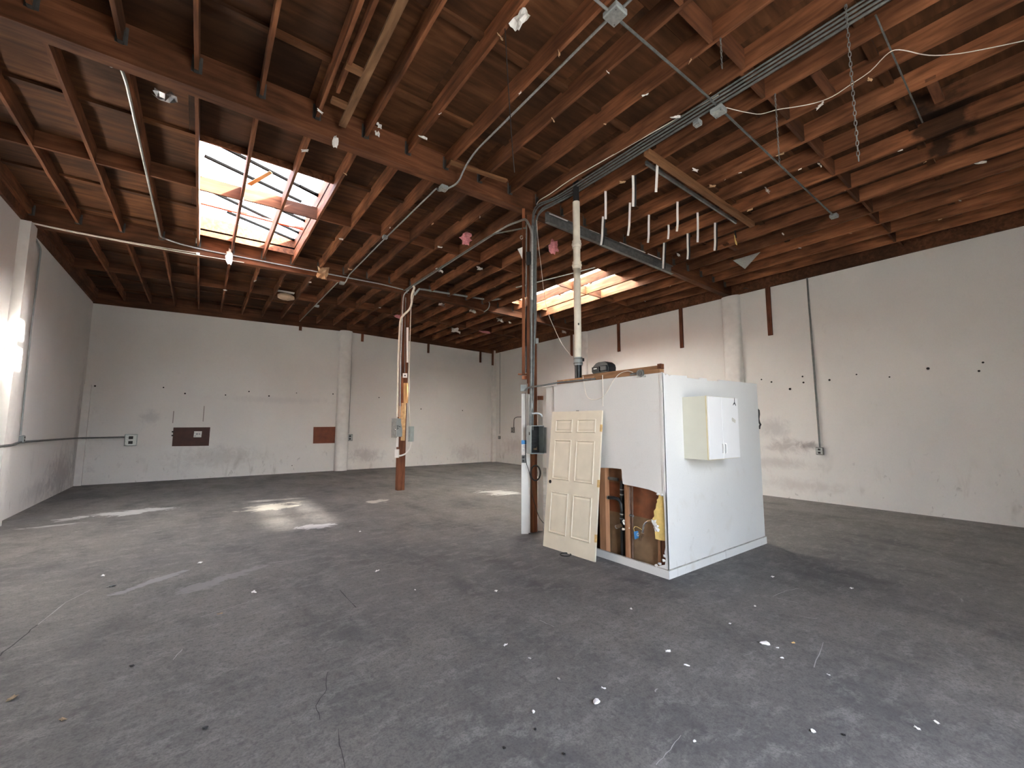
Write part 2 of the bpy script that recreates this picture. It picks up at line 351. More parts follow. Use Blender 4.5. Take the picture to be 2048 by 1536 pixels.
# ------------------------------------------------------------------ room shell
TOP = 6.25
fl = struct(MB().box((XL-.2, YF-.2, -.15), (XR+.2, YB+.2, 0)).build('floor', FLOOR, origin=(0, 0, 0)))
struct(MB().box((-70, -70, -.5), (90, 90, -.16)).build('ground', GROUND, origin=(0, 0, 0)))
wl = struct(MB().box((XL-.2, YF-.2, 0), (XL, YB+.2, TOP)).build('wall_left', WALL, origin=(0, 0, 0)))
wr = struct(MB().box((XR, YF-.2, 0), (XR+.2, YB+.2, TOP)).build('wall_right', WALL, origin=(0, 0, 0)))
wb = struct(MB().box((XL, YB, 0), (XR, YB+.2, TOP)).build('wall_back', WALL, origin=(0, 0, 0)))
DX0, DX1, DH = 1.2, 3.5, 4.6                            # open doorway behind the camera
wf = struct(MB().box((XL, YF-.2, 0), (DX0, YF, TOP)).box((DX1, YF-.2, 0), (XR, YF, TOP)).box((DX0, YF-.2, DH), (DX1, YF, TOP)).build('wall_front', WALL, origin=(0, 0, 0)))
def halfround(c, w, d, along, out, z1, nm='pilaster', par=None, mat=PILW):
    P = []; c = V(c); a = V(along); o = V(out)
    for k in range(11):
        t = math.pi*k/10; P.append(c + a*(-math.cos(t)*w/2) + o*(math.sin(t)**.6*d))
    return MB().prism(P, (0, 0, z1)).build(nm, mat, par, smooth=True)
p = AX(1478, 763, XR-.05)
halfround((XR, 5.66, 0), .50, .16, (0, 1, 0), (-1, 0, 0), zG(XR), par=wr)
halfround((XR, 11.45, 0), .42, .14, (0, 1, 0), (-1, 0, 0), zG(XR), par=wr)
halfround((XC-.02, YB, 0), .50, .26, (1, 0, 0), (0, -1, 0), 5.66, par=wb)
MB().box((XL, 11.20, 0), (XL+.14, 11.56, zG(XL))).build('pilaster', PILW, wl)
MB().box((XR-.20, YB-.16, 0), (XR, YB, 5.66)).build('pilaster', PILW, wr)
MB().box((XL, YB-.10, 0), (XL+.16, YB, 3.0)).build('pilaster', PILW, wl)

# ------------------------------------------------------------------ roof: deck panels, girders, joists, blocking
def minus(r, o):
    x0, x1, y0, y1 = r; a0, a1, b0, b1 = o
    if a0 >= x1 or a1 <= x0 or b0 >= y1 or b1 <= y0: return [r]
    q = []
    if y0 < b0: q.append((x0, x1, y0, b0))
    if y1 > b1: q.append((x0, x1, b1, y1))
    m0, m1 = max(y0, b0), min(y1, b1)
    if x0 < a0: q.append((x0, a0, m0, m1))
    if x1 > a1: q.append((a1, x1, m0, m1))
    return q
def cut(r):
    L = [r]
    for o in SKY: L = [q for x in L for q in minus(x, o)]
    return L
def slabs(mb, rects, z0, z1):
    for (x0, x1, y0, y1) in rects:
        xs = sorted({x0, x1} | ({XC} if x0 < XC < x1 else set()))
        for a, b in zip(xs, xs[1:]):
            mb.quadbox([(a, y0, zD(a)+z0), (b, y0, zD(b)+z0), (b, y1, zD(b)+z0), (a, y1, zD(a)+z0), (a, y0, zD(a)+z1), (b, y0, zD(b)+z1), (b, y1, zD(b)+z1), (a, y1, zD(a)+z1)])
mb = MB(); slabs(mb, cut((XL-.3, XR+.3, YF-.3, YB+.3)), .022, .06)
ceil = struct(mb.build('ceiling', ROOFM, origin=(0, 0, 0)))
rows = [-1.74, -.2] + [1.05+1.25*k for k in range(14)]
rows = [r for r in rows if r < YB-.2] + [YB]
for k, (y0, y1) in enumerate(zip(rows, rows[1:])):
    x = XC - 2.508*4 + (1.254 if k % 2 else 0)
    while x < XR:
        a, b = max(x, XL), min(x+2.508, XR)
        if b - a > .05:
            rs = cut((a+.002, b-.002, y0+.003, y1-.003))
            if rs:
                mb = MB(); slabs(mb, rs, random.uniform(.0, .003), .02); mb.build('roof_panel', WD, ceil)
        x += 2.508
def beam_x(x0, x1, y0, y1, d0, d1, mat, name, seg=8):      # beam along x following the roof fall
    mb = MB(); xs = [x0+(x1-x0)*k/seg for k in range(seg+1)]; i = 0
    for x in xs:
        j = random.uniform(-.004, .004)
        mb.v += [V((x, y0, zD(x)-d0+j)), V((x, y1, zD(x)-d0+j)), V((x, y1, zD(x)-d1)), V((x, y0, zD(x)-d1))]
    for k in range(seg):
        a = k*4; b = a+4; mb.f += [(a+q, a+(q+1) % 4, b+(q+1) % 4, b+q) for q in range(4)]
    mb.f += [(3, 2, 1, 0), tuple(seg*4+q for q in range(4))]
    return mb.build(name, mat, ceil)
for Y in (Y1, Y2):
    beam_x(XL, XC, Y-.085, Y+.085, .43, .003, WX, 'girder'); beam_x(XC, XR, Y-.085, Y+.085, .43, .003, WX, 'girder')
beam_x(XL, XC, YB-.05, YB, .44, .003, WX, 'ledger'); beam_x(XC, XR, YB-.05, YB, .44, .003, WX, 'ledger')
beam_x(XL, XC, YF, YF+.05, .44, .003, WX, 'ledger'); beam_x(XC, XR, YF, YF+.05, .44, .003, WX, 'ledger')
for X0, X1 in ((XL, XL+.05), (XR-.05, XR)):
    z0 = zD(X0)
    for ya, yb in ((YF+.05, Y1-.085), (Y1+.085, Y2-.085), (Y2+.085, YB-.05)):
        MB().box((X0, ya, z0-.42), (X1, yb, z0-.005)).build('ledger', WX, ceil)
BAYS = [(YF+.05, Y1-.085), (Y1+.085, Y2-.085), (Y2+.085, YB-.05)]
def joist_mesh(L, seed):
    rr = random.Random(seed); n = 14; mb = MB()
    for k in range(n+1):
        y = L*k/n; e = rr.uniform(-.004, .004); x = rr.uniform(-.003, .003)
        mb.v += [V((-.02+x, y, e)), V((.02+x, y, e+rr.uniform(-.003, .003))), V((.02, y, .25)), V((-.02, y, .25))]
    for k in range(n):
        a = k*4; b = a+4; mb.f += [(a+q, a+(q+1) % 4, b+(q+1) % 4, b+q) for q in range(4)]
    mb.f += [(3, 2, 1, 0), tuple(n*4+q for q in range(4))]
    return mb
def copy(o, loc, parent=None):
    c = o.copy(); COL.objects.link(c)
    if parent is not None: c.parent = parent
    c.location = V(loc) - (wloc(c.parent) if c.parent else V()); return c
def hanger():
    mb = MB()
    mb.box((-.024, -.055, -.006), (-.020, 0, .14)).box((.020, -.055, -.006), (.024, 0, .14)).box((-.024, -.055, -.006), (.024, 0, -.002))
    mb.box((-.050, -.004, .0), (-.024, 0, .20)).box((.024, -.004, .0), (.050, 0, .20))
    return mb
hg = None
for bi, (ya, yb) in enumerate(BAYS):
    src = None
    for ji, X in enumerate(JX):
        if ji % 4 == 0: src = joist_mesh(yb-ya, bi*10+ji).build('joist', WJ, ceil, origin=(X, ya, zJ(X))) if False else None
        if src is None:
            mb = joist_mesh(yb-ya, bi*10+ji)
            o = mb.build('joist', WJ, None, origin=(0, 0, 0)); o.parent = ceil; o.location = (X, ya, zJ(X)); src = o
        else: copy(src, (X, ya, zJ(X)))
        if bi < 2:
            if hg is None:
                hg = hanger().build('joist_hanger', HNG, None, origin=(0, 0, 0)); hg.parent = ceil; hg.location = (X, yb, zJ(X))
            else: copy(hg, (X, yb, zJ(X)))
def in_sky(x, y): return any(a-.05 < x < b+.05 and c-.02 < y < d+.02 for a, b, c, d in SKY)
fb = bk = None
cells = list(zip([XL+.05-.02]+JX, JX+[XR-.05+.02]))
fb_rows = [1.05, 3.55, 4.80, 6.05, 7.30, 9.80, 11.05, 12.30, 13.55, 16.05, 17.30]
for y in fb_rows:
    for a, b in cells:
        x0, x1 = a+.021, b-.021
        if x1-x0 < .2 or in_sky((x0+x1)/2, y): continue
        if fb is None or abs((x1-x0)-.585) > .01:
            wd = x1-x0
            q = MB().box((-wd/2, -.045, -.040), (wd/2, .045, -.002)).build('flat_blocking', WD, None, origin=(0, 0, 0)); q.parent = ceil
            if abs(wd-.585) < .01 and fb is None: fb = q
        else: q = fb.copy(); COL.objects.link(q)
        xm = (x0+x1)/2; q.location = (xm, y+random.uniform(-.012, .012), zD(xm)-.004); q.rotation_euler = (0, .02 if xm > XC else -.02, random.uniform(-.012, .012))
for y in (1.97, 8.52, 14.60):
    for k, (a, b) in enumerate(cells):
        x0, x1 = a+.021, b-.021
        if x1-x0 < .2: continue
        wd = x1-x0; nrm = abs(wd-.585) < .01
        if bk is None or not nrm:
            q = MB().box((-wd/2, -.02, -.246), (wd/2, .02, -.008)).build('blocking', WX, None, origin=(0, 0, 0)); q.parent = ceil
            if nrm and bk is None: bk = q
        else: q = bk.copy(); COL.objects.link(q)
        xm = (x0+x1)/2; q.location = (xm, y + (.022 if k % 2 else -.022), zD(xm)); q.rotation_euler = (0, .02 if xm > XC else -.02, 0)
# odd short blocks nailed between joists on the right
for (xa, ya, d) in ((5.43, 1.48, .2), (9.0, 4.3, .2), (6.6, .7, .2)):
    MB().box((xa+.0, ya-.045, zJ(xa)+.02), (xa+.55, ya+.045, zJ(xa)+.06)).build('blocking', WX, ceil)

# ------------------------------------------------------------------ skylights
for n, (a, b, c, d) in enumerate(SKY):
    mb = MB(); t = .035; zt = zD((a+b)/2)+.32; z0 = zD((a+b)/2)-.10
    mb.box((a-t, c-t, z0), (a, d+t, zt)).box((b, c-t, z0), (b+t, d+t, zt)).box((a, c-t, z0), (b, c, zt)).box((a, d, z0), (b, d+t, zt))
    win = struct(mb.build('window_%d' % (n+1), WJ, origin=(0, 0, 0)))
    np_ = 3
    for k in range(np_):
        y0 = c-t + (d-c+2*t)*k/np_; y1 = c-t + (d-c+2*t)*(k+1)/np_ + (.06 if k < np_-1 else 0)
        mb = MB(); nx = 40; zz = zt + .012 + .012*(k % 2)
        for i in range(nx+1):
            x = a-t + (b-a+2*t)*i/nx; z = zz + .010*math.sin(i*math.pi/2)
            mb.v += [V((x, y0, z)), V((x, y1, z))]
        mb.f = [(2*i, 2*i+1, 2*i+3, 2*i+2) for i in range(nx)]
        mb.build('pane', GLASS[n], win)
    yr = c + (d-c)*.73
    MB().box((a, yr-.03, zt-.17), (b, yr+.03, zt-.13)).build('cross_bar', REDW, win)
zw = zD(.6)+.27
for (p, q) in (((410, 275), (637, 392)), ((410, 312), (602, 403)), ((608, 331), (655, 360)), ((408, 376), (600, 467)), ((455, 424), (588, 480)), ((527, 404), (610, 442)), ((600, 372), (640, 392))):
    MB().tube([AZ(*p, zw), AZ(*q, zw)], .030, 6).build('wire', WIREK, bpy.data.objects['window_1'])

# ================================================================== OBJECTS
# ------------------------------------------------------------------ the white drywall enclosure
EX, EY, EX2, EY2, EH = 4.569, 3.019, 7.158, 5.236, 2.466
en = thing('drywall_enclosure', (EX, EY, 0), 'white drywall room with a torn plumbing hole beside the leaning door', 'enclosure')
holepx = [(1190, 936), (1202, 935.5), (1224, 936), (1242.5, 938), (1243.5, 942), (1244, 955), (1245.5, 967), (1248, 968.8), (1268, 972.5), (1284, 976), (1297, 979), (1308, 983), (1315, 986.5), (1317, 990), (1322, 989), (1327, 992), (1328, 1010), (1329.5, 1040), (1330, 1070), (1331, 1095), (1329, 1105), (1331.5, 1118), (1330, 1130), (1322, 1131), (1315, 1133), (1309, 1137), (1302, 1136.5), (1297, 1132), (1289, 1133), (1283, 1128), (1276, 1129), (1267, 1125), (1255, 1119), (1240, 1113.5), (1215, 1106), (1190, 1098)]
hole = [AX(u, v, EX) for u, v in holepx]
YM = 5.02
MB().plate([(EX, EY, .0), (EX, YM, .0), (EX, YM, EH), (EX, EY, EH)], hole, (.016, 0, 0)).build('drywall_panel', DRYW, en)
MB().box((EX+.035, YM, 0), (EX+.05, EY2, EH-.02)).box((EX, YM-.012, 0), (EX+.05, YM, EH)).build('drywall_panel', DRYW, en)
# right-hand face with a chipped upper edge
top = [(EX, EH+.005), (EX+.04, EH-.004), (EX+.07, EH-.03), (EX+.10, EH-.008), (EX+.16, EH-.03), (EX+.20, EH-.015), (EX+.30, EH-.012), (EX+.55, EH), (EX+.56, EH-.025), (EX+.85, EH-.025), (EX+.86, EH), (EX+1.05, EH), (EX+1.06, EH-.03), (EX+1.35, EH-.02), (EX+1.37, EH+.004), (EX2, EH+.02)]
MB().prism([(EX, EY, 0), (EX2, EY, 0)] + [(x, EY, z) for x, z in reversed(top)], (0, .016, 0)).build('drywall_panel', DRYW, en)
MB().box((EX2-.016, EY+.016, 0), (EX2, EY2, EH)).build('drywall_panel', DRYW, en)
MB().box((EX+.05, EY2-.016, 0), (EX2-.016, EY2, EH-.02)).build('drywall_panel', DRYW, en)
MB().box((EX+.05, EY+.02, EH-.06), (EX2-.02, EY2-.02, EH-.04)).build('ceiling_board', WD, en)
MB().box((EX-.008, EY, 1.0), (EX, EY+.035, EH)).build('corner_bead', DRYW, en)
LEDGE = plain('grey ledge', (.36, .34, .31), .9, 0, .3, 12)  # even grey for the thin strip along the skirting's top edge
def base(a, b, h=.095, t=.014):
    a, b = V(a), V(b); d = (b-a).normalized(); o = V((d.y, -d.x, 0)) * t
    sk = MB().prism([a, b, b+V((0, 0, h)), a+V((0, 0, h))], o).build('skirting', DRYW, en)
    MB().prism([a+V((0, 0, h+.001)), b+V((0, 0, h+.001)), b+V((0, 0, h+.010)), a+V((0, 0, h+.010))], o*.6).build('grey_edge', LEDGE, sk)
xj = AY(1449, 1100, EY).x
base((EX, EY2, 0), (EX, EY, 0))
base((EX-.014, EY, 0), (xj, EY, 0))
base((xj+.003, EY, 0), (EX2+.01, EY, 0), .10, .018)
# inside the hole
XB = EX+.135
bk_ = MB().box((XB, 3.05, .02), (XB+.01, 4.3, .62)).build('back_board', plain('brown fibreboard', (.21, .135, .075), .8, 0, .2, 8), en)
MB().box((XB-.006, 3.05, .62), (XB+.01, 4.3, 1.02)).build('back_board', plain('redwood board', (.19, .062, .024), .7, 0, .35, 7), en)
MB().box((XB, 3.05, 1.02), (XB+.01, 4.3, 1.6)).build('back_board', plain('upper brown board', (.20, .10, .05), .8, 0, .3, 8), en)  # upper part of the backing, one plain brown
def stud(u0, u1, v, X0, X1, z1=1.5, mat=WV):
    a = AX(u0, v, X0); b = AX(u1, v, X0); MB().box((X0, min(a.y, b.y), .04), (X1, max(a.y, b.y), z1)).build('stud', mat, en)
STUD = wood('stud fir', (.30, .14, .07), (.42, .21, .11), (.52, .29, .16), stretch=(1, 1, .1), stain=.25)
stud(1199, 1211, 1010, EX+.025, EX+.11, 1.6, STUD); stud(1250, 1256, 1040, EX+.022, EX+.12, 1.6, STUD); stud(1316, 1322, 1100, EX+.06, EX+.12, .9, STUD); stud(1323, 1330, 1100, EX+.035, EX+.12, 1.0, WV)
MB().box((EX+.02, 3.04, .02), (EX+.12, 4.9, .055)).build('sole_plate', WV, en)
def px(pts, X): return [AX(u, v, X) for u, v in pts]
d = EX+.09
dp = MB().tube(px([(1243.5, 962), (1245, 1112)], d), .026, 10).build('drain_pipe', BLKP, en, smooth=True)
for v in (979, 989, 1028, 1037): MB().tube(px([(1243.8, v-1.2), (1243.8, v+1.2)], d), .030, 10).build('pipe_band', GAL, dp, smooth=True)
MB().tube(px([(1217, 995), (1230, 996), (1239, 1000), (1243, 1010), (1244, 1022)], d-.03), .024, 10, True, .05).build('drain_elbow', BLKP, en, smooth=True)
MB().tube(px([(1215.4, 994.9), (1217.2, 995)], d-.03), .026, 10).build('pipe_band', GAL, dp, smooth=True)
MB().tube(px([(1207, 955), (1236, 959)], d+.01), .022, 8).build('cross_pipe', GALD, en, smooth=True)
for u in (1259.5, 1264.5): MB().tube(px([(u, 973), (u+.4, 1119)], d-.02), .0125, 8).build('supply_pipe', COP, en, smooth=True)
MB().tube(px([(1257.5, 1030), (1266.5, 1032)], d-.025), .018, 8).build('pipe_clamp', GALD, en, smooth=True)
MB().tube(px([(1243, 1050), (1233, 1054)], d-.03), .024, 10).build('stub_fitting', BRASS, en, smooth=True)
MB().tube(px([(1233.6, 1053.7), (1232.4, 1054.2)], d-.035), .026, 10).build('stub_cap', GAL, en, smooth=True)
MB().tube(px([(1245.5, 1058.5), (1249, 1058.5), (1258.5, 1056)], d-.05), [.017, .014, .010], 8).build('stub_fitting', PVC, en, smooth=True)
MB().rag(AX(1249, 1044.5, d-.06), (.07, .055), 3, 4, .3, M.Rotation(1.57, 3, 'Y')).build('paper_scrap', PAPER, en)
vp = MB().tube(px([(1303, 1042), (1292, 1044), (1287.5, 1051), (1285, 1067)], EX+.01), .0135, 8, True, .04).build('tap_pipe', CHR, en, smooth=True)
MB().tube(px([(1296, 1043.2), (1303, 1041.6)], EX+.01), .019, 8).build('brass_nut', BRASS, vp, smooth=True)
MB().tube(px([(1285.2, 1066), (1281.6, 1081)], EX+.0), [.021, .013], 8).build('brass_nut', BRASS, vp, smooth=True)
tagq = px([(1267.5, 1063), (1276, 1062), (1277.5, 1076), (1269.5, 1079)], EX+.015)
tg = MB().prism(tagq, (.004, 0, 0)).build('hang_tag', BLUE, vp)
MB().tube([AX(1276+1.9*math.cos(t), 1069+3.0*math.sin(t), EX+.012) for t in [k*.7 for k in range(9)]], .004, 5).build('hang_tag', PAPER, vp)
MB().tube(px([(1269, 1063), (1267, 1057), (1270, 1053), (1275, 1054), (1285, 1060)], EX+.012), .0035, 5).build('tag_wire', YEL, vp)
ins = px([(1318, 988), (1326.5, 991), (1328, 1010), (1329, 1040), (1329.5, 1082), (1320, 1081), (1310, 1078), (1309, 1060), (1307, 1045), (1304, 1037), (1308, 1033), (1307, 1022), (1311, 1017), (1312, 1008), (1314, 1004), (1313, 1000), (1316, 997)], EX+.03)
bevel(MB().prism(ins, (.05, 0, 0)).build('foam_insulation', YEL, en), .008, 2)
for k, (u, v, s) in enumerate(((1308, 1046, .075), (1314, 1057, .085), (1310, 1053, .05))):
    MB().rag(AX(u, v, EX+.012), (s, s*.7), k, 4, .35, M.Rotation(1.5, 3, 'Y')).build('paper_scrap', PAPER, en)
for k, (u, v) in enumerate(((1270, 1126), (1283, 1129), (1290, 1131.5), (1297, 1133), (1313, 1131), (1320, 1128), (1327, 1121), (1329, 1112), (1316, 988), (1324, 990))):
    MB().blob(AX(u, v, EX-.002), (.02, .05, .035), k, .4, 6, 4).build('plaster_crumb', DRYW, en)

# ------------------------------------------------------------------ leaning door
BLc, BRc, TRc, TLc = FL(1094, 1093), FL(1192, 1124), AX(1207, 815, EX-.03), AX(1107, 817, EX-.03)
uu = (BLc-BRc).normalized(); vv = (((TLc-BLc)+(TRc-BRc))*.5); hh = vv.length; vv = (vv-uu*vv.dot(uu)).normalized(); nn = vv.cross(uu)
if nn.x > 0: nn = -nn
dw = ((BLc-BRc).length + (TLc-TRc).length)/2; hh = 2.03 if abs(hh-2.03) < .12 else hh
dr = thing('panel_door', BRc, 'cream six panel door leaning against the white enclosure', 'door')
def dq(a, b, c): return BRc + uu*a + vv*b + nn*c
def dbox(a0, a1, b0, b1, c0, c1, mb=None):
    return (mb or MB()).quadbox([dq(a0, b0, c0), dq(a1, b0, c0), dq(a1, b0, c1), dq(a0, b0, c1), dq(a0, b1, c0), dq(a1, b1, c0), dq(a1, b1, c1), dq(a0, b1, c1)])
dbox(0, dw, 0, hh, 0, .028).build('slab', CREAM, dr)
cols = ((.095, dw/2-.045), (dw/2+.045, dw-.095)); prow = ((.22, .82), (1.0, 1.60), (1.71, 1.91))
for (a0, a1) in cols:
    for (b0, b1) in prow:
        mb = MB(); t = .022
        for (x0, x1, y0, y1, dx, dy) in ((a0, a1, b0, b0+t, 0, 1), (a0, a1, b1-t, b1, 0, -1), (a0, a0+t, b0, b1, 1, 0), (a1-t, a1, b0, b1, -1, 0)):
            e = .011
            mb.quadbox([dq(x0, y0, .028), dq(x1, y0, .028), dq(x1, y1, .028), dq(x0, y1, .028), dq(x0+e*.6, y0+e*.6, .040), dq(x1-e*.6, y0+e*.6, .040), dq(x1-e*.6, y1-e*.6, .040), dq(x0+e*.6, y1-e*.6, .040)])
        s2 = .05
        mb.quadbox([dq(a0+s2-.02, b0+s2-.02, .028), dq(a1-s2+.02, b0+s2-.02, .028), dq(a1-s2+.02, b1-s2+.02, .028), dq(a0+s2-.02, b1-s2+.02, .028), dq(a0+s2, b0+s2, .034), dq(a1-s2, b0+s2, .034), dq(a1-s2, b1-s2, .034), dq(a0+s2, b1-s2, .034)])
        mb.build('raised_panel', CREAM, dr)
mb = MB(); mb.tube([dq(dw-.06, .955, .0285), dq(dw-.06, .955, .031)], .027, 12); mb.build('knob_hole', DARK, dr)
for b in (.30, 1.02, 1.78): dbox(-.003, .022, b-.05, b+.05, .004, .0295).build('hinge_mark', HINGE, dr)
dbox(dw*.45, dw*.5, hh, hh+.012, .008, .02).build('top_clip', GALD, dr)

# ------------------------------------------------------------------ wall cabinet on the enclosure
p0 = AY(1364, 794, EY); p1 = AY(1368, 917, EY); cx0 = p0.x; zt_, zb_ = p0.z, p1.z
yf = AX(1414, 792, cx0).y; pr = AY(1474, 797, yf); cx1 = pr.x; zt_ = (zt_ + AX(1414, 792, cx0).z)/2; zb_ = (zb_ + AX(1416, 920, cx0).z)/2
cb = thing('wall_cabinet', (cx0, EY, zb_), 'white two door wall cabinet hung on the enclosure', 'cabinet')
MB().box((cx0, yf+.02, zb_), (cx1, EY-.001, zt_)).build('body', LAMS, cb)
MB().box((cx0-.002, yf+.012, zb_-.002), (cx1+.002, yf+.026, zt_+.002)).build('edge_band', plain('yellow edge band', (.62, .54, .34), .5), cb)
xm = AY(1444.5, 860, yf).x
for a, b, hx in ((cx0+.003, xm-.003, xm-.035), (xm+.003, cx1-.001, xm+.035)):
    d_ = bevel(MB().box((a, yf-.006, zb_+.004), (b, yf+.012, zt_-.002)).build('door', LAM, cb), .002, 1)
    h0 = zb_ + .07
    MB().tube([(hx, yf-.006, h0), (hx, yf-.030, h0+.004), (hx, yf-.030, h0+.121), (hx, yf-.006, h0+.125)], .006, 8, True, .012).build('handle', WHT, d_, smooth=True)
lg = AY(1467, 805, yf).copy(); lg.y = yf-.0075
def flat(pts, mat, name, par, y=yf-.0075, t=.0015):
    return MB().prism([(lg.x+a, y, lg.z+b) for a, b in pts], (0, t, 0)).build(name, mat, par)
s_ = .052
flat([(-.007*1, -.1*s_), (.004, .0), (.010, 1.0*s_), (.016, 1.25*s_), (.020, .8*s_), (.018, .1*s_), (.050, -.75*s_), (.043, -.85*s_), (.008, -.28*s_), (-.030, -.80*s_), (-.036, -.70*s_)], INKB, 'emblem', cb)
tq = AY(1467, 841, yf); tp = [(-.06, .02), (-.045, .04), (.045, .005), (.03, -.035), (-.01, -.02), (-.05, -.01)]
MB().prism([(tq.x+a, yf-.0075, tq.z+b) for a, b in tp], (0, .0015, 0)).build('tape_residue', plain('old tape', (.52, .50, .44), .6), cb)
# black strap screwed to the enclosure's far edge
sp = [(1514.5, 818), (1517.5, 821), (1518, 828), (1517, 838), (1518.5, 845), (1521, 849), (1519, 853), (1518.5, 858)]
tag(MB().tube([AX(u, v, EX2+.006) for u, v in sp], .014, 6).build('strap', BLK), 'black strap curling off the far corner of the white enclosure', 'strap')

# ------------------------------------------------------------------ things on top of the enclosure
a = AX(1114, 764, EX+.03); b = AX(1318, 746, EX+.03)
LB = wood('reddish lumber', (.24, .10, .05), (.38, .19, .10), (.48, .27, .15), stretch=(1, .15, 1), stain=.3)
YA, YE = 4.93, 3.05
t1 = thing('lumber_stack', (EX+.05, 4.0, EH), 'old brown two by fours lying along the top of the white enclosure', 'lumber')
MB().box((EX+.0, 4.15, EH+.003), (EX+.085, YA, EH+.062)).build('board', LB, t1)
MB().box((EX-.004, YE, EH+.003), (EX+.085, 4.145, EH+.050)).build('board', WB, t1)
MB().box((EX+.015, YE+.04, EH+.051), (EX+.085, 4.40, EH+.098)).build('board', WB, t1)
MB().box((EX+.004, YE-.01, EH+.052), (EX+.075, YE+.038, EH+.115)).build('board', WV, t1)
MB().box((EX-.012, 4.35, EH+.012), (EX-.004, YA-.15, EH+.05)).build('board', WPV, t1)
cp = MB().box((EX-.02, YA+.01, EH-.02), (EX+.16, EY2+.05, EH+.012)).build('white_cap', WHT, en)
q = AX(1206, 742, EX+.06)
sb = thing('speaker', (EX+.08, q.y, EH+.10), 'black plastic speaker sitting on the lumber on the enclosure', 'speaker')
w2, d2, h2 = .15, .10, .155; zb0 = EH+.099
pr_ = [(-w2, 0), (-w2-.012, .03), (-w2-.008, h2*.55), (-w2*.55, h2*.93), (-.04, h2), (w2*.55, h2), (w2*.9, h2*.75), (w2, h2*.45), (w2-.006, 0)]
bevel(MB().prism([(EX+.0, q.y-a_, zb0+b_) for a_, b_ in pr_], (.17, 0, 0)).build('housing', BLKP, sb), .014, 3)
bevel(MB().box((EX-.022, q.y-.0, zb0+.012), (EX+.002, q.y+.145, zb0+h2*.58)).build('grille', BLK, sb), .008, 2)
bevel(MB().box((EX-.03, q.y-.135, zb0+.012), (EX+.002, q.y-.015, zb0+h2*.62)).build('front_cover', BLKP, sb), .012, 2)
MB().box((EX-.0245, q.y+.045, zb0+.055), (EX-.0215, q.y+.105, zb0+.068)).build('badge', PAPER, sb)
q = AX(1284, 747, EX+.02)
mt = thing('motor', (EX+.02, q.y, EH+.1), 'small grey motor clamped to the lumber on the enclosure', 'motor')
MB().tube([(EX-.03, q.y, q.z), (EX+.07, q.y, q.z)], .052, 14).build('housing', GALD, mt, smooth=True)
MB().tube([(EX-.036, q.y, q.z), (EX-.029, q.y, q.z)], .036, 12).build('end_cap', BLKP, mt, smooth=True)
MB().cbox((EX+.02, q.y-.005, q.z-.045), (.07, .13, .02)).build('bracket', GAL, mt)
MB().tube([(EX-.01, q.y+.06, q.z+.005), (EX-.01, q.y+.16, q.z+.0)], .013, 6).build('shaft', GALD, mt, smooth=True)
def wire(name, pts, r, mat, label, cat='cable', group=None, n=5, bend=.0):
    return tag(MB().tube(pts, r, n, True, bend).build(name, mat, smooth=True), label, cat, group)
def smooth_px(pts, f, k=4):                               # catmull through sighted points
    P = [f(*p) for p in pts]; out = []
    for i in range(len(P)-1):
        a, b, c, d = P[max(i-1, 0)], P[i], P[i+1], P[min(i+2, len(P)-1)]
        for j in range(k):
            t = j/k; out.append(.5*((2*b)+(c-a)*t+(2*a-5*b+4*c-d)*t*t+(3*b-a-3*c+d)*t**3))
    return out+[P[-1]]
wire('cable', smooth_px([(1166, 752), (1169, 772), (1172, 788), (1178, 797), (1190, 799), (1203, 795), (1213, 785), (1222, 769), (1230, 757), (1240, 747), (1255, 742), (1266, 745)], lambda u, v: AX(u, v, EX-.02)), .0045, WIREW, 'thin wire looping down the front of the white enclosure')
wire('cable', smooth_px([(1205, 750), (1205.5, 775), (1206, 812)], lambda u, v: AX(u, v, EX-.014)), .005, WIREW, 'thin wire dropping from the speaker to the leaning door')

# ------------------------------------------------------------------ vent stack
PX_, PY_ = 4.86, 4.74; pv = V((PX_, PY_, 4))
vs = thing('vent_stack', (PX_, PY_, EH-.04), 'tall cream plastic vent pipe rising from the enclosure to the roof', 'pipe')
def vz(v, u=1158): return DP(u, v, (PX_, PY_, DP(u, v, pv).z)).z
def cyl(z0, z1, r, name, mat, n=18): return MB().tube([(PX_, PY_, z0), (PX_, PY_, z1)], r, n).build(name, mat, vs, smooth=True)
cyl(EH-.05, vz(728), .057, 'lower_pipe', BLKP); cyl(vz(403), zD(PX_)-.003, .052, 'upper_pipe', BLK)
cyl(vz(722), vz(556), .059, 'pipe_section', PVC); cyl(vz(550), vz(404), .060, 'pipe_section', PVC)
cyl(vz(556), vz(536), .060, 'pipe_section', PVC)
for v in (489, 531): 
    cyl(vz(v+7), vz(v-7), .074, 'coupling', PVC); cyl(vz(v+1.2), vz(v-1.2), .083, 'coupling_ridge', PVC)
cyl(vz(731), vz(715), .072, 'rubber_sleeve', GALB)
for v in (718, 727): cyl(vz(v+1.3), vz(v-1.3), .0755, 'hose_clamp', GALD)
MB().cbox(V((PX_, PY_, vz(720))) + V((.05, -.06, 0)), (.03, .03, .05)).build('clamp_screw', BLK, vs)
MB().cbox(V((PX_, PY_, vz(650))) + V((-.035, -.055, 0)), (.02, .012, .03)).build('label_mark', BLK, vs)
MB().box((PX_-.11, PY_-.11, zD(PX_)-.016), (PX_+.11, PY_+.11, zD(PX_)-.004)).build('roof_flashing', LB, vs)

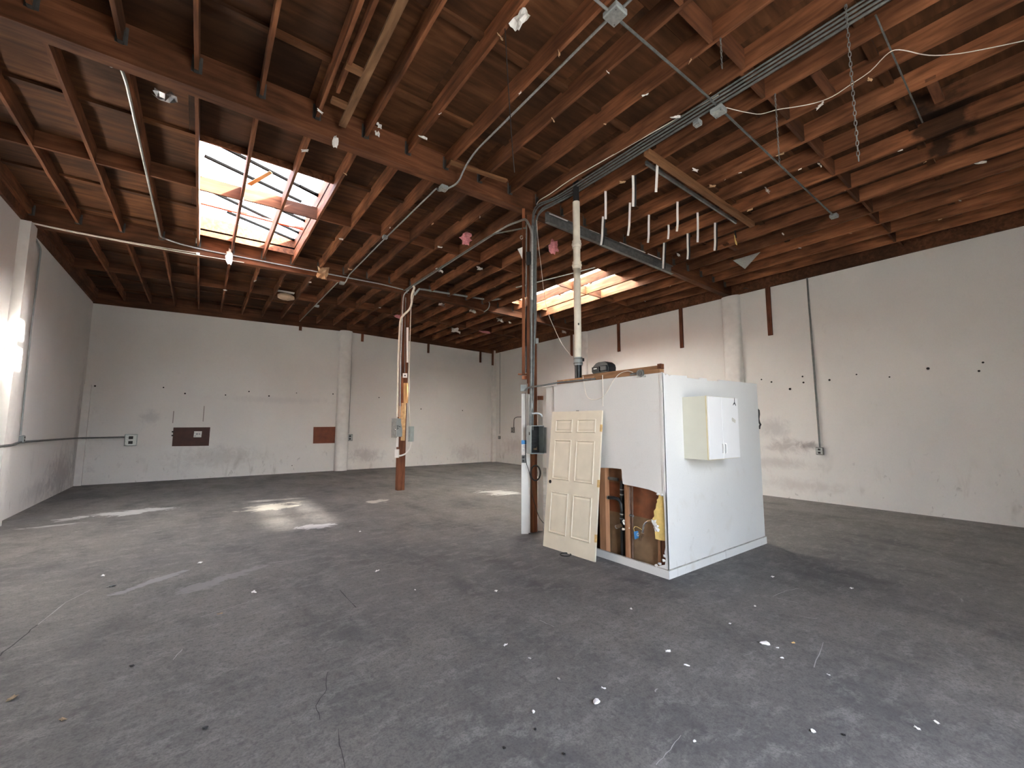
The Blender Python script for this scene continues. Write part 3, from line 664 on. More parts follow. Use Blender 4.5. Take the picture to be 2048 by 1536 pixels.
# ------------------------------------------------------------------ columns
def vbox(pc, u, off, wdt, dep, z0, z1, v=900, mat=WV, name='post', par=None, rot=YAW):
    q = DP(u, v, pc, off); R = M.Rotation(-rot, 3, 'Z')
    return MB().cbox((q.x, q.y, (z0+z1)/2), (wdt, dep, z1-z0), R).build(name, mat, par)
def zat(pc, v, u=1060): return DP(u, v, pc).z
pc = V((4.69, 5.70, 0)); z5 = zG(4.69)
c1 = thing('column', (4.69, 5.70, 0), 'brown timber column beside the white enclosure, wrapped in conduits', 'column')
MB().box((4.69-.058, 5.70-.058, 0), (4.69+.058, 5.70+.058, z5)).build('post', WV, c1)
vbox(pc, 1047, -.02, .05, .05, zat(pc, 752), z5-.10, 600, WV, 'side_plank', c1)
vbox(pc, 1056.5, -.10, .045, .03, zat(pc, 770), z5-.25, 600, WV, 'side_plank', c1)
jm = thing('jamb_board', DP(1050, 1064, pc), 'white painted jamb board standing against the brown column', 'board')
vbox(pc, 1049.8, -.02, .12, .09, 0, zat(pc, 787), 950, WHT, 'board', jm)
vbox(pc, 1058.5, .03, .03, .05, 0, zat(pc, 787), 950, WHT, 'edge_strip', jm)
MB().cbox(DP(1047, 776, pc, -.05), (.10, .07, .11), M.Rotation(-YAW, 3, 'Z')).build('top_box', GALB, jm)
j2 = thing('jamb_board', DP(1081, 1064, pc, .15), 'pale jamb board in the gap between column and white enclosure', 'board')
vbox(pc, 1081, .16, .085, .04, 0, zat(pc+V((.09, .12, 0)), 800), 950, PILW, 'board', j2)
vbox(pc, 1080.5, .12, .10, .09, zat(pc, 799), zat(pc, 791), 795, WV, 'top_block', j2)
nC = [0]
def col_pipe(pc, pts, off, r, mat, label, name='conduit', n=8, bend=.12, grp=None):
    return tag(MB().tube([DP(u, v, pc, off) for u, v in pts], r, n, True, bend).build(name, mat, smooth=True), label, 'conduit' if name == 'conduit' else 'cable', grp)
col_pipe(pc, [(1051.5, 745), (1052, 600), (1053, 445)], -.06, .012, GALD, 'thin grey conduit on the left side of the near column')
col_pipe(pc, [(1061, 858), (1062.5, 760), (1062.5, 500), (1063.5, 452)], -.13, .026, GALD, 'dark conduit down the middle of the near column')
def mixpts(*L): return [p for l in L for p in l]
BUN = lambda u, v: JP(u, v, -.035)
def bundle(off, X, label, r=.014, start=452, upx=1068, low=860, mat=GALM):
    pts = [DP(upx-4, low, pc, -.12), DP(upx, 640, pc, -.12), DP(upx, start+30, pc, -.12), DP(upx+2, start-25, pc, -.05)]
    y = 5.0 + off; z = zJ(X)-.03
    pts += [V((X, y, z)), V((X, 3.2, z)), V((X, -1.7, z))]
    tag(MB().tube(pts, r, 8, True, .22).build('conduit', mat, smooth=True), label, 'conduit')
bundle(0, 4.965, 'galvanised conduit nearest the junction box, running overhead from near column', .016, 452, 1069)
bundle(.08, 4.905, 'second galvanised conduit from the right in the overhead bundle', .013, 446, 1072, 700)
bundle(.16, 4.845, 'third galvanised conduit of the overhead bundle', .013, 440, 1066, 560)
bundle(.24, 4.790, 'leftmost conduit of the overhead bundle above the vent pipe', .011, 436, 1064, 520)
wire('cable', smooth_px([(1072, 424), (1073, 410), (1080, 400), (1100, 388), (1140, 360), (1200, 325), (1300, 268), (1437, 190)], lambda u, v: JP(u, v, .0), 3), .007, WIREW, 'pale cable clipped along the top of overhead conduit bundle')
col_pipe(pc, [(1071.5, 548), (1071.5, 460)], -.07, .007, YEL, 'yellowed cable on the upper right of the near column', 'cable')
wire('cable', smooth_px([(1073, 440), (1077, 490), (1083, 540), (1088, 585), (1096, 625), (1108, 655), (1125, 690), (1147, 717)], lambda u, v: DP(u, v, pc, -.1)), .004, WIREW, 'thin white wire sagging from near column to vent pipe')
tag(bevel(MB().cbox(DP(1057, 517, pc, -.14), (.075, .05, .22), M.Rotation(-YAW, 3, 'Z')).build('relay_box', BLK), .006), 'small black box high on the near column', 'box')
tag(bevel(MB().cbox(DP(1074, 682, pc, -.03), (.05, .05, .09), M.Rotation(-YAW, 3, 'Z')).build('junction_box', GALB), .005), 'small pale box on the right side of the near column', 'box')
bt = thing('bracket', DP(1047, 752, pc, -.1), 'rusty bracket at the foot of the thin column plank', 'bracket')
MB().cbox(DP(1049, 755, pc, -.1), (.085, .07, .06), M.Rotation(-YAW, 3, 'Z')).build('block', ORNG, bt)
MB().cbox(DP(1045, 748.5, pc, -.1), (.15, .09, .014), M.Rotation(-YAW, 3, 'Z')).build('plate', ORNG, bt)
MB().cbox(DP(1055, 745, pc, -.12), (.03, .03, .11), M.Rotation(-YAW, 3, 'Z')).build('strap', ORNG, bt)
tag(MB().prism([DP(u, v, pc, .02) for u, v in ((1035, 498), (1045, 494), (1044.5, 518), (1040, 508))], (.004, .004, 0)).build('paper_scrap', PAPER), 'white paper flap stuck behind the near column', 'paper')
tag(MB().tube([DP(1043+2.6*math.cos(t), 475+3.4*math.sin(t), pc, -.05) for t in [k*.62 for k in range(10)]], .006, 5).build('wire_ring', GAL), 'small steel ring hooked near the top of the near column', 'ring')
# steel pipes leaving the near column along the enclosure's top edge
tag(MB().tube([DP(1050, 782, pc, -.12), DP(1056, 775, pc, -.14), DP(1092, 770, (EX-.03, 5.2, 0)), AX(1116, 765, EX-.03), AX(1190, 757.5, EX-.02)], .015, 8, True, .1).build('conduit', GALD, smooth=True), 'grey conduit running from near column along the enclosure top', 'conduit')
col_pipe(pc, [(1062, 790), (1064, 815), (1061, 822), (1064, 828), (1073, 826), (1082, 829), (1084, 834)], -.13, .018, GAL, 'grey conduit bending into the open electrical box')
# open electrical panel
eb = thing('breaker_box', DP(1068, 903, pc, -.15), 'open grey electrical panel with black inside on near column', 'electrical panel')
Rz = M.Rotation(-YAW+.45, 3, 'Z')
def ebox(a, b, c, s, mat, nm, par=eb): return MB().cbox(ec + Rz @ V((a, b, c)), s, Rz).build(nm, mat, par)
ec = DP(1071, 879, pc, -.17); eh = .455
ebox(-.125, 0, 0, (.012, .16, eh), GRN, 'side_wall'); ebox(.11, 0, 0, (.012, .16, eh), GRN, 'side_wall'); ebox(0, 0, eh/2, (.24, .16, .012), GRN, 'top_wall'); ebox(0, 0, -eh/2, (.24, .16, .012), GRN, 'bottom_wall'); ebox(0, .075, 0, (.24, .01, eh), BLKP, 'back_plate')
for k in range(5): ebox(-.02+.0*k, .045, .12-.06*k, (.10, .05, .045), BLK, 'breaker')
ebox(.02, .05, -.15, (.05, .04, .05), BRASS, 'lug')
Rd = M.Rotation(-YAW-.95, 3, 'Z'); hp = ec + Rz @ V((.12, -.08, 0))
MB().cbox(hp + Rd @ V((.05, .0, -.01)), (.10, .012, eh-.03), Rd).build('door', GRN, eb)
MB().cbox(ec + Rz @ V((-.134, -.03, .1)), (.006, .02, .05), Rz).build('side_catch', BLK, eb)
ns = thing('notice', DP(1051, 893, pc, -.10), 'paper notice with a blue header taped to jamb board', 'notice')
Rn = M.Rotation(-YAW, 3, 'Z'); nc = DP(1051.5, 893, pc, -.085)
MB().cbox(nc, (.145, .004, .21), Rn).build('sheet', PAPER, ns); MB().cbox(nc + V((0, 0, .072)) + Rn @ V((0, -.003, 0)), (.147, .003, .068), Rn).build('header', BLUE, ns)
for k, (x, z, l) in enumerate(((.0, .012, .10), (-.015, -.008, .08), (.015, -.026, .09), (-.03, -.052, .03), (.03, -.052, .025), (-.03, -.07, .025))):
    MB().cbox(nc + Rn @ V((x, -.003, z)), (l, .002, .006), Rn).build('printed_line', INK, ns)
for x in (.02, .045): MB().cbox(nc + Rn @ V((x, -.003, .030)), (.012, .002, .008), Rn).build('printed_line', BLUE, ns)
ot = thing('outlet', DP(1047, 918, pc, -.09), 'open double outlet low on the white jamb board', 'outlet'); oc = DP(1047.5, 918, pc, -.09)
MB().cbox(oc, (.07, .03, .13), Rn).build('box', GALD, ot)
for dz in (.03, -.03): bevel(MB().cbox(oc + Rn @ V((-.008, -.016, dz)), (.038, .01, .038), Rn).build('socket', BLK, ot), .006)
col_pipe(pc, [(1051, 905), (1052, 925), (1058, 942), (1061, 956), (1062, 970), (1064, 990), (1070, 1010), (1078, 1035), (1087, 1046)], -.12, .006, WIRED, 'dark cable trailing down the near column to the enclosure', 'cable')
col_pipe(pc, [(1050.5, 785), (1051, 830), (1051, 880), (1050.8, 905)], -.10, .004, WIRED, 'dark wire down the face of jamb board', 'cable', 5)
tag(MB().tube([DP(1071+9.6*math.cos(t), 946+15*math.sin(t), pc, -.13) for t in [k*2*math.pi/20 for k in range(21)]], .013, 7).build('cable_coil', BLK, smooth=True), 'coil of black cable hung on the near column', 'cable')

qc = V((4.62, 11.47, 0)); z6 = zG(4.62)
c2 = thing('column', (4.62, 11.47, 0), 'brown timber column standing alone further back', 'column')
def vb2(u, off, wdt, dep, v0, v1, mat, name, par=None, lab=None, cat=None, tilt=0):
    a = DP(u+tilt, v0, qc, off); b = DP(u-tilt, v1, qc, off); c = (a+b)/2
    o = MB().bar(b, a, dep, wdt, rt).build(name, mat, par)
    return o
MB().box((4.62-.10, 11.47-.09, 0), (4.62+.10, 11.47+.09, z6)).build('post', wood('far post wood', (.13, .045, .022), (.20, .075, .038), (.27, .11, .06), stretch=(1, 1, .1), scale=16), c2)
vb2(812, -.15, .07, .03, 600, 752, WV, 'side_plank', c2); vb2(815, -.16, .055, .02, 655, 725, WHT, 'white_strip', c2)
vb2(811.5, -.22, .10, .10, 766, 806, WPV, 'nailer_block', c2); vb2(804, -.17, .09, .06, 752, 812, WV, 'side_plank', c2)
vb2(801, -.17, .06, .08, 812, 840, WPV, 'nailer_block', c2)
vb2(806.5, -.26, .11, .04, 806, 881, WP, 'pale_batten', c2, tilt=.8)
def c2p(pts, r, label, mat=PVC, off=-.2, name='conduit', bend=.15):
    return tag(MB().tube([DP(u, v, qc, off) for u, v in pts], r, 8, True, bend).build(name, mat, smooth=True), label, 'conduit' if name == 'conduit' else 'cable')
c2p([(795, 834), (797, 720), (800, 645), (803, 634), (820, 618), (824, 605), (823, 590), (829, 575), (826, 572)], .030, 'white conduit swinging down the left of the far column')
c2p([(800, 834), (801.5, 720), (804.5, 640), (806, 600), (808, 588), (818, 580)], .018, 'thin pale conduit beside the white one on far column', GAL)
c2p([(809.5, 745), (810, 640), (811.5, 595)], .012, 'thin steel rod on the front of the far column', GALD)
c2p([(820.5, 852), (819, 832), (817.5, 800), (818.5, 740), (820.5, 660), (822, 612), (827, 592), (829, 582)], .012, 'thin white cable down the right of the far column', WIREW, -.14, 'cable')
pb = thing('cover_plate', DP(810, 751, qc, -.25), 'square white plate with a black hole on far column', 'plate')
MB().cbox(DP(810, 751, qc, -.25), (.12, .02, .12), Rn).build('plate', WHT, pb); MB().tube([DP(810, 751, qc, -.262), DP(810, 751, qc, -.268)], .022, 10).build('hole', BLK, pb)
ds = thing('disconnect_switch', DP(793, 873, qc, -.25), 'grey disconnect switch box on the left of far column', 'switch box')
R2 = M.Rotation(-YAW+.5, 3, 'Z'); kc = DP(795, 855, qc, -.28)
bevel(MB().cbox(DP(798, 855, qc, -.24), (.15, .16, .50), R2).build('body', GALB, ds), .008)
MB().cbox(DP(788.5, 856, qc, -.26), (.16, .02, .52), M.Rotation(-YAW-.2, 3, 'Z')).build('open_door', GALD, ds)
MB().tube([DP(790, 861, qc, -.32), DP(796, 857, qc, -.36), DP(794, 851, qc, -.36), DP(801, 854, qc, -.37)], .010, 6).build('handle', BLKP, ds)
MB().cbox(DP(792, 859, qc, -.34), (.05, .02, .025), R2).build('lever_grip', PAPER, ds)
rb = thing('junction_box', DP(821, 884, qc, -.1), 'grey green box on the right of the far column', 'box')
bevel(MB().cbox(DP(822, 868, qc, -.14), (.09, .15, .42), M.Rotation(-YAW-.4, 3, 'Z')).build('body', GRN, rb), .006)
MB().cbox(DP(818.5, 868, qc, -.21), (.05, .03, .40), M.Rotation(-YAW-.4, 3, 'Z')).build('cover', GALB, rb)
wbx = thing('switch_box', DP(794, 915, qc, -.25), 'small white box low on the far column', 'switch box')
bevel(MB().cbox(DP(794, 907, qc, -.25), (.11, .09, .23), Rn).build('body', WHT, wbx), .012)
MB().cbox(DP(795, 883, qc, -.25), (.055, .05, .30), Rn).build('riser', WHT, wbx)
c2p([(797, 912), (803, 911), (811, 908), (818, 901), (822, 892), (822.5, 884)], .022, 'white flexible conduit looping across far column', WHT, -.26, bend=.3)

# ------------------------------------------------------------------ ceiling conduits and boxes
def jbox(u, v, dz, s, label, f=JP, mat=GALB, name='junction_box', grp=None):
    c = f(u, v, dz); o = thing(name, c, label, 'junction box', grp)
    bevel(MB().cbox(c, (s, s, .06)).build('body', mat, o), .008, 1); MB().cbox(c-V((0, 0, .032)), (s*.9, s*.9, .006)).build('lid', GAL, o)
    for dx in (-1, 1): MB().tube([c + V((dx*s*.32, dx*s*.32, -.035)), c + V((dx*s*.32, dx*s*.32, -.039))], .006, 6).build('screw', GALD, o)
    return o
def at(f, dz): return lambda u, v: f(u, v, dz)
def cpipe(pts, r, label, mat=GAL, bend=.1, grp=None, n=8): return tag(MB().tube(pts, r, n, True, bend).build('conduit', mat, smooth=True), label, 'conduit', grp)
jx = JP(1230, 28, -.04); jx2 = JP(1437, 222, -.07)
jbox(1230, 28, -.04, .17, 'square steel junction box where four overhead conduits cross')
jbox(1437, 222, -.09, .15, 'junction box hung under the overhead conduit bundle')
jbox(1395, 246, -.07, .09, 'small box clipped under the bundle beside the larger one')
def zz(x, d=-.03): return zJ(x)+d
cpipe([(3.0, -1.7, zz(3)), (3.0, 2.27, zz(3))], .014, 'conduit leaving the four way box toward the camera')
cpipe([(.5, 2.38, zz(.5)), (2.91, 2.38, zz(2.91))], .014, 'conduit leaving the four way box to the left')
cpipe([(3.07, 2.38, zz(3)), (XC, 2.38, zz(XC)), (9.2, 2.40, zz(9.2))], .014, 'conduit crossing the joists from four way box to right', GALM)
zg = zG(2.98)-.02
cpipe([(2.98, 2.46, zz(3)), (2.98, 4.9, zz(3)), (3.02, 5.25, zz(3)-.02), (3.03, 5.5, zg), (3.02, 5.66, zg), (2.90, 5.95, zg), (2.96, 6.10, zz(3)), (2.94, 8.5, zz(3)), (2.93, 11.2, zz(3)-.02), (2.90, 11.40, zg-.01), (2.88, 11.6, zg), (2.86, 11.75, zz(3)), (2.85, 17.6, zz(3))], .014, 'conduit running under three roof bays from four way box', bend=.16)
jbox(887, 376, 0, .12, 'box under the main girder on the long conduit', lambda u, v, dz: AZ(u, v, zG(2.9)-.03))
jbox(770, 474, -.02, .10, 'box on the long conduit between the two girders'); jbox(684, 566, 0, .12, 'box under the rear girder on the long conduit', lambda u, v, dz: AZ(u, v, zG(2.9)-.03)); jbox(634, 612, -.02, .12, 'box on the long conduit over the back bay')
jbox(1668, 432, -.03, .12, 'round box at the end of right hand conduit')
cpipe([JP(1751, 30, -.01), JP(1845, 245, -.01)], .0085, 'thin conduit branching right from the overhead bundle', GALM)
# conduit above the left skylight bay, down to the rear girder
yb2 = Y2-.11
gz = lambda x, d: zG(x)+d
cpipe([(-.99, 5.80, zG(-1)+.02), (-.94, 5.95, zz(-.9)+.0), (-.92, 6.2, zz(-.9)), (-.90, 11.1, zz(-.9)), (-.88, yb2, gz(-.9, .22)), (-.6, yb2, gz(-.6, .16)), (-.2, yb2, gz(-.2, .13)), (3.9, yb2, gz(3.9, .10)), (4.5, yb2, gz(4.5, .06))], .017, 'bright conduit beside the left skylight turning along the rear girder', GAL, .14)
for dzz, x1, lab in ((.015, -.25, 'upper cable stretched along the rear girder at the left wall'), (.0, .6, 'lower cable stretched along the rear girder at the left wall')):
    P = [V((XL+.02, yb2-.01, gz(XL, .02+dzz)))] + [V((x, yb2-.015-.01*dzz, gz(x, .0+dzz*1.5) - .03*math.sin((x-XL)/(x1-XL)*3.14))) for x in [XL+(x1-XL)*k/8 for k in range(1, 9)]]
    wire('cable', P, .008, WIREW, lab)
for k, (u, v, s) in enumerate(((395, 482, .05), (396, 508, .05))):
    tag(MB().cbox(AY(u, v, yb2-.02), (.06, .05, .10 if k == 0 else .05)).build('conduit_clip', PAPER), ('white clip on the rear girder under skylight edge', 'small pale clip below the white clip on rear girder')[k], 'clip')
# rear column to near column, and along the rear girder to the right
cpipe([DP(1064, 600, pc, -.16), DP(1064, 462, pc, -.16), DP(1052, 437, pc, -.1), V((4.52, 6.3, zG(4.5)-.02)), V((4.52, 11.2, zG(4.5)-.02)), V((4.60, 11.3, zG(4.5)-.04))], .019, 'conduit arching from near column back to far column', GAL, .25)
cpipe([DP(1050, 456, pc, .05), V((4.40, 6.6, zG(4.4)-.10)), V((4.46, 7.4, zG(4.5)-.05)), V((4.46, 11.2, zG(4.5)-.02))], .015, 'lower conduit running from near column back to far column', GALD, .25)
cpipe([DP(829, 590, qc, -.2), DP(838, 578, qc, -.25), AY(848, 579, yb2-.06), AY(985, 601, yb2-.08), AY(1006, 596, yb2-.2), AY(1018, 585, yb2-.6), AY(1030, 583, yb2-.9)], .030, 'thick grey conduit along the rear girder right of far column', GALB, .2)
cpipe([AY(973, 600, yb2-.05), AY(980, 606, yb2-.1), AY(977, 618, yb2-.1), AY(968, 624, yb2-.05)], .016, 'short grey conduit stub hanging under the rear girder', GALB, .1)
jbox(1032, 583, 0, .14, 'box at the end of thick conduit on the rear girder', lambda u, v, dz: AY(u, v, yb2-.95))
cpipe([JP(1032, 575, -.03), JP(1190, 535, -.03)], .015, 'thin rod hung below joists beside the right skylight')
# white cable draped across the joists on the right
wire('cable', smooth_px([(1448, 214), (1475, 221), (1500, 226), (1522, 228), (1556, 219), (1590, 214), (1630, 206), (1665, 193), (1700, 170), (1740, 143), (1770, 112), (1790, 100), (1815, 102), (1840, 108), (1870, 111), (1920, 107), (1985, 95), (2046, 82), (2075, 76)], lambda u, v: JP(u, v, -.06), 3), .0048, WIREW, 'white cable draped in a wave under the right joists')
# hanging chains and wires
def onjoist(u, v):                                        # point under the joist nearest to what is seen there
    p = JP(u, v); X = min(JX, key=lambda x: abs(x-p.x)); z = zJ(X)+.002; lo, hi = -1.5, 17.0
    def uu_(y): d = V((X, y, z))-O; q = d.dot(fw); return 1024 + F_PX*d.dot(rt)/q if q > .05 else 9e9
    for _ in range(50):                                   # u falls as y grows
        m = (lo+hi)/2
        if uu_(m) > u: lo = m
        else: hi = m
    return V((X, lo, z))
def chain(u0, v0, u1, v1, label, r=.014, mat=GALD, pitch=.05):
    a = onjoist(u0, v0); b = DP(u1, v1, a); b = V((a.x, a.y, a.z + b.z - DP(u0, v0, a).z)); o = thing('chain', (a.x, a.y, b.z), label, 'chain')
    L = a.z-b.z; n = int(L/pitch); mb = MB()
    for k in range(n):
        z = a.z - (k+.5)*pitch; t = k % 2; ax = V((1, 0, 0)) if t else V((0, 1, 0))
        mb.tube([V((a.x, a.y, z)) + ax*(r*math.cos(q)) + V((0, 0, pitch*.62*math.sin(q))) for q in [m*math.pi/4 for m in range(9)]], .0035, 4, False)
    mb.build('links', mat, o); MB().tube([V((a.x, a.y, a.z)), V((a.x, a.y, a.z-.03))], .006, 5).build('hook', GALD, o); return o
chain(1691, 60, 1722, 398, 'long steel chain hanging from the joists at right', .011)
chain(1550, 190, 1557, 345, 'thin short chain hanging left of the long chain', .008, GALD, .035)
chain(1441, 100, 1444, 172, 'shortest chain, hanging beside the overhead bundle', .008, GALD, .035)
a = onjoist(1010, 60)
wire('cable', [a, DP(1017, 180, a), DP(1025, 300, a), DP(1029, 345, a)], .005, WIRED, 'thin dark wire hanging from a joist at top centre')

# ------------------------------------------------------------------ loose timber under the joists
def jbar(p, q, dz, w, h, mat, name, label, cat='board', grp=None):
    return tag(MB().bar(JP(*p, dz), JP(*q, dz), w, h).build(name, mat), label, cat, grp)
tag(MB().bar(JP(1293, 304, -.045), JP(1505, 450, -.045), .085, .085).build('cross_beam', WBX), 'tan two by four nailed under joists beside the white straps', 'beam')
cc = [JP(1300, 318, -.02), JP(1480, 440, -.02)]
tag(MB().bar(cc[0]+V((0, .075, -.018)), cc[1]+V((0, .075, -.018)), .03, .06).build('steel_angle', GALD), 'dark steel angle behind the tan two by four', 'steel angle')
tag(MB().bar(JP(900, 324, -.03), JP(1013, 362, -.03), .07, .035).build('cross_board', WBX), 'short tan board across joists in front of the girder', 'board')
t = thing('ladder_blocking', (1.1, 4.6, zJ(1.1)), 'pale board pair with two rungs under the upper left joists', 'lumber')
MB().bar((1.27, 5.50, zJ(1.3)-.03), (1.27, 2.6, zJ(1.3)-.03), .088, .038).build('board', WB, t)
for y in (4.50, 5.12): MB().bar((1.045, y, zJ(1.1)-.02), (1.225, y, zJ(1.1)-.02), .09, .045).build('rung', WBX, t); MB().cbox((1.235, y, zJ(1.1)-.02), (.012, .085, .035)).build('tape_end', TAPE, t)
MB().bar((1.075, 4.95, zJ(1.1)+.02), (1.075, 3.4, zJ(1.1)+.02), .04, .12).build('sister_board', WJ, t)
# steel channel on the girder
sc = thing('steel_channel', (6.9, Y1-.1, zG(6.9)), 'grey steel channel bolted along the right half of main girder', 'steel channel')
yc = Y1-.087; x0, x1 = 4.93, 9.0
def chan(z0, z1, ya, yb, nm):
    MB().quadbox([(x0, ya, zG(x0)+z0), (x1, ya, zG(x1)+z0), (x1, yb, zG(x1)+z0), (x0, yb, zG(x0)+z0), (x0, ya, zG(x0)+z1), (x1, ya, zG(x1)+z1), (x1, yb, zG(x1)+z1), (x0, yb, zG(x0)+z1)]).build(nm, GALD, sc)
chan(-.10, .10, yc-.008, yc, 'web'); chan(-.10, -.088, yc-.07, yc-.008, 'flange'); chan(.088, .10, yc-.07, yc-.008, 'flange')
for a, b in ((4.98, 5.45), (6.05, 6.35), (7.0, 7.9), (8.0, 8.5)): MB().box((a, yc-.072, zG(6.7)+.101), (b, yc-.05, zG(6.7)+.112)).build('pale_edge', TAPE, sc)

# ------------------------------------------------------------------ hanging straps
ST = [((1211, 396), (1212, 451), 0, 'first strap in the row nearest the vent pipe, upper of the two'), ((1206, 442), (1204, 499), 1, 'lower strap nearest the vent pipe, against the steel channel'),
      ((1266, 367), (1266, 430), 1, 'upper strap of the second pair from the vent pipe'), ((1260, 415), (1259, 480), 0, 'lower strap of the second pair from the vent pipe'),
      ((1315, 339), (1312, 401), 0, 'strap closest to the top end of tan two by four'), ((1298, 439), (1298, 495), 0, 'straight strap below the second pair'),
      ((1337, 462), (1337, 490), 0, 'shortest white strap, half hidden in the middle'), ((1355, 414), (1356, 474), 0, 'middle strap with a curved tail'),
      ((1328, 492), (1326, 544), 1, 'lowest strap, hanging past the main girder'), ((1375, 474), (1378, 525), 1, 'slanting strap between the lowest and the rightmost'),
      ((1395, 436), (1395, 496), 0, 'long strap right of the curved one'), ((1430, 455), (1431, 511), 1, 'rightmost white strap with a black one beside it')]
for k, (p, q, bl, lab) in enumerate(ST):
    a = onjoist(*p); b = a + DP(*q, a) - DP(*p, a); L = (a-b).length; o = thing('hanging_strap', b, 'white ' + lab, 'strap', 'white straps hanging from the joists')
    bow = (.0, .02, -.015, .012)[k % 4]
    def ribbon(sx, L, wd, mat, nm):
        mb = MB(); n = 6; R = rt*sx
        for i in range(n+1):
            s = i/n; c = a + (b-a)*s + R + fw*(bow*math.sin(s*3) + (.03*s*s if k % 3 == 0 else 0)) + rt*(-.02*max(0, s-.75)*4*(k % 2))
            mb.v += [c - rt*wd/2 - fw*.002, c + rt*wd/2 - fw*.002, c + rt*wd/2 + fw*.002, c - rt*wd/2 + fw*.002]
        for i in range(n):
            e = i*4; f_ = e+4; mb.f += [(e+j, e+(j+1) % 4, f_+(j+1) % 4, f_+j) for j in range(4)]
        mb.f += [(3, 2, 1, 0), tuple(n*4+j for j in range(4))]
        mb.build(nm, mat, o)
    ribbon(0, L, .038, TAPE, 'white_tape')
    if bl: ribbon(.036, L, .030, BLK, 'black_backing')
a = onjoist(1470, 448); b = DP(1474, 493, a)
o = thing('hanging_strap', b, 'torn yellow strap with a black top, right of the white ones', 'strap')
MB().bar(a, DP(1472, 476, a), .03, .006, fw).build('black_backing', BLK, o); MB().rag(DP(1471, 480, a, -.03), (.05, .20), 4, 4, .25, M.Rotation(1.4, 3, 'X')).build('torn_strip', YEL, o)

# ------------------------------------------------------------------ scraps caught in the roof
def scrap(c, size, mat, label, cat='scrap', seed=0, name='paper_scrap', blob=False, R=None, grp=None):
    mb = MB()
    if blob: mb.blob(c, size, seed, .35, 9, 6)
    else: mb.rag(c, size, seed, 5, .28, R or M.Rotation(1.2, 3, 'X'))
    return tag(mb.build(name, mat, smooth=blob), label, cat, grp)
scrap(JP(932, 477, -.02), (.25, .18, .26), PINK, 'pink insulation tuft hanging left of the near column', 'insulation', 1, 'insulation_tuft', True)
scrap(onjoist(1108, 480) - V((0, 0, .11)), (.24, .18, .28), PINK, 'pink insulation tuft hanging between near column and vent pipe', 'insulation', 5, 'insulation_tuft', True)
scrap(JP(937, 470, -.0), (.14, .10, .08), PINK, 'small pink tuft above the left insulation tuft', 'insulation', 15, 'insulation_tuft', True)
scrap(JP(798, 633, -.03), (.35, .14, .14), PINK, 'pink insulation scrap above the far column at its left', 'insulation', 6, 'insulation_tuft', True)
scrap(JP(970, 664, -.03), (.50, .16, .10), PINK, 'thin pink insulation strip over the back right corner', 'insulation', 7, 'insulation_tuft', True)
scrap(JP(330, 192, .12), (.20, .14), FOIL, 'crumpled foil scrap under the deck left of the skylight', 'foil', 2, 'foil_scrap')
scrap(AY(671, 283, Y1-.10), (.07, .06, .16), PAPER, 'white plaster lump stuck on the girder above the skylight', 'scrap', 3, 'plaster_lump', True)
scrap(JP(1041, 38, -.05), (.10, .22), PAPER, 'torn pale paper strip hanging from an upper joist', 'paper', 4, R=M.Rotation(.7, 3, 'Y'))
for k, (u, v) in enumerate(((761, 250), (757, 265))): scrap(JP(u-2, v+2, -.01), (.06, .10), PAPER, ('white fluff on the joist right of the ladder boards', 'white splinters below the fluff by the girder')[k], 'paper', 9+k)
tri = [(1466, 521), (1521, 504), (1490, 538)]
tag(MB().prism([JP(u, v, -.015) for u, v in tri], (0, .004, .004)).build('foil_sheet', GAL), 'triangle of silver foil hanging under the right joists', 'foil')
scrap(AY(459, 513, yb2-.05), (.13, .05, .34), PAPER, 'white crumpled rag hanging on the rear girder under skylight', 'rag', 8, 'rag', True)
scrap(AY(645, 547, yb2-.06), (.25, .30), TANP, 'tan curled paper hanging on the rear girder', 'paper', 11, R=M.Rotation(1.5, 3, 'X'))
dl = thing('ceiling_patch', AZ(572, 594, 5.75), 'pale domed patch between joists of the back bay', 'cover'); c_ = JP(572, 594, .03)
MB().blob(c_, (.50, .34, .22), 3, .06, 14, 8).build('dome', DISC, dl, smooth=True); MB().cbox(c_+V((-.05, .0, .13)), (.52, .36, .02)).build('rim', PAPER, dl)
for k, (u, v, s, l) in enumerate(((1023, 0, 0, ''), (878, 541, .18, 'white paper scrap on a joist above the far column'), (960, 537, .16, 'grey paper flap under the joist left of near column'), (884, 609, .22, 'white paper scrap right of the far column top'), (910, 661, .40, 'ragged white foil strip over the back right corner'), (946, 622, .25, 'torn grey foil on the rear girder beside far column'), (1000, 640, .25, 'pale paper strip under a far joist right of the foil'), (1020, 645, .12, 'small pale strip near the back right corner'), (1128, 664, .22, 'silver foil scrap by the right wall behind the vent pipe'), (1385, 490, 0, ''), (1357, 510, .12, 'white lump on the joist below the straps'), (1566, 468, .08, 'tiny white flake under the right joists'), (1535, 381, .14, 'white peel on the joist left of thin chain'), (1640, 330, .10, 'pale cobweb tuft on the mid blocking'), (682, 478, .08, 'white flake on the joist beside right skylight edge'))):
    if s: scrap(JP(u, v, -.05), (s, s*.55), PAPER if k % 3 else FOIL, l, 'paper', 20+k)
tag(MB().prism([JP(u, v, .10) for u, v in ((493, 368), (540, 342), (545, 347), (503, 372))], (0, .03, .02)).build('broken_lath', plain('orange splinter', (.62, .33, .12), .7)), 'broken lath poking across the left skylight', 'lath')  # one even orange-brown over the whole lath

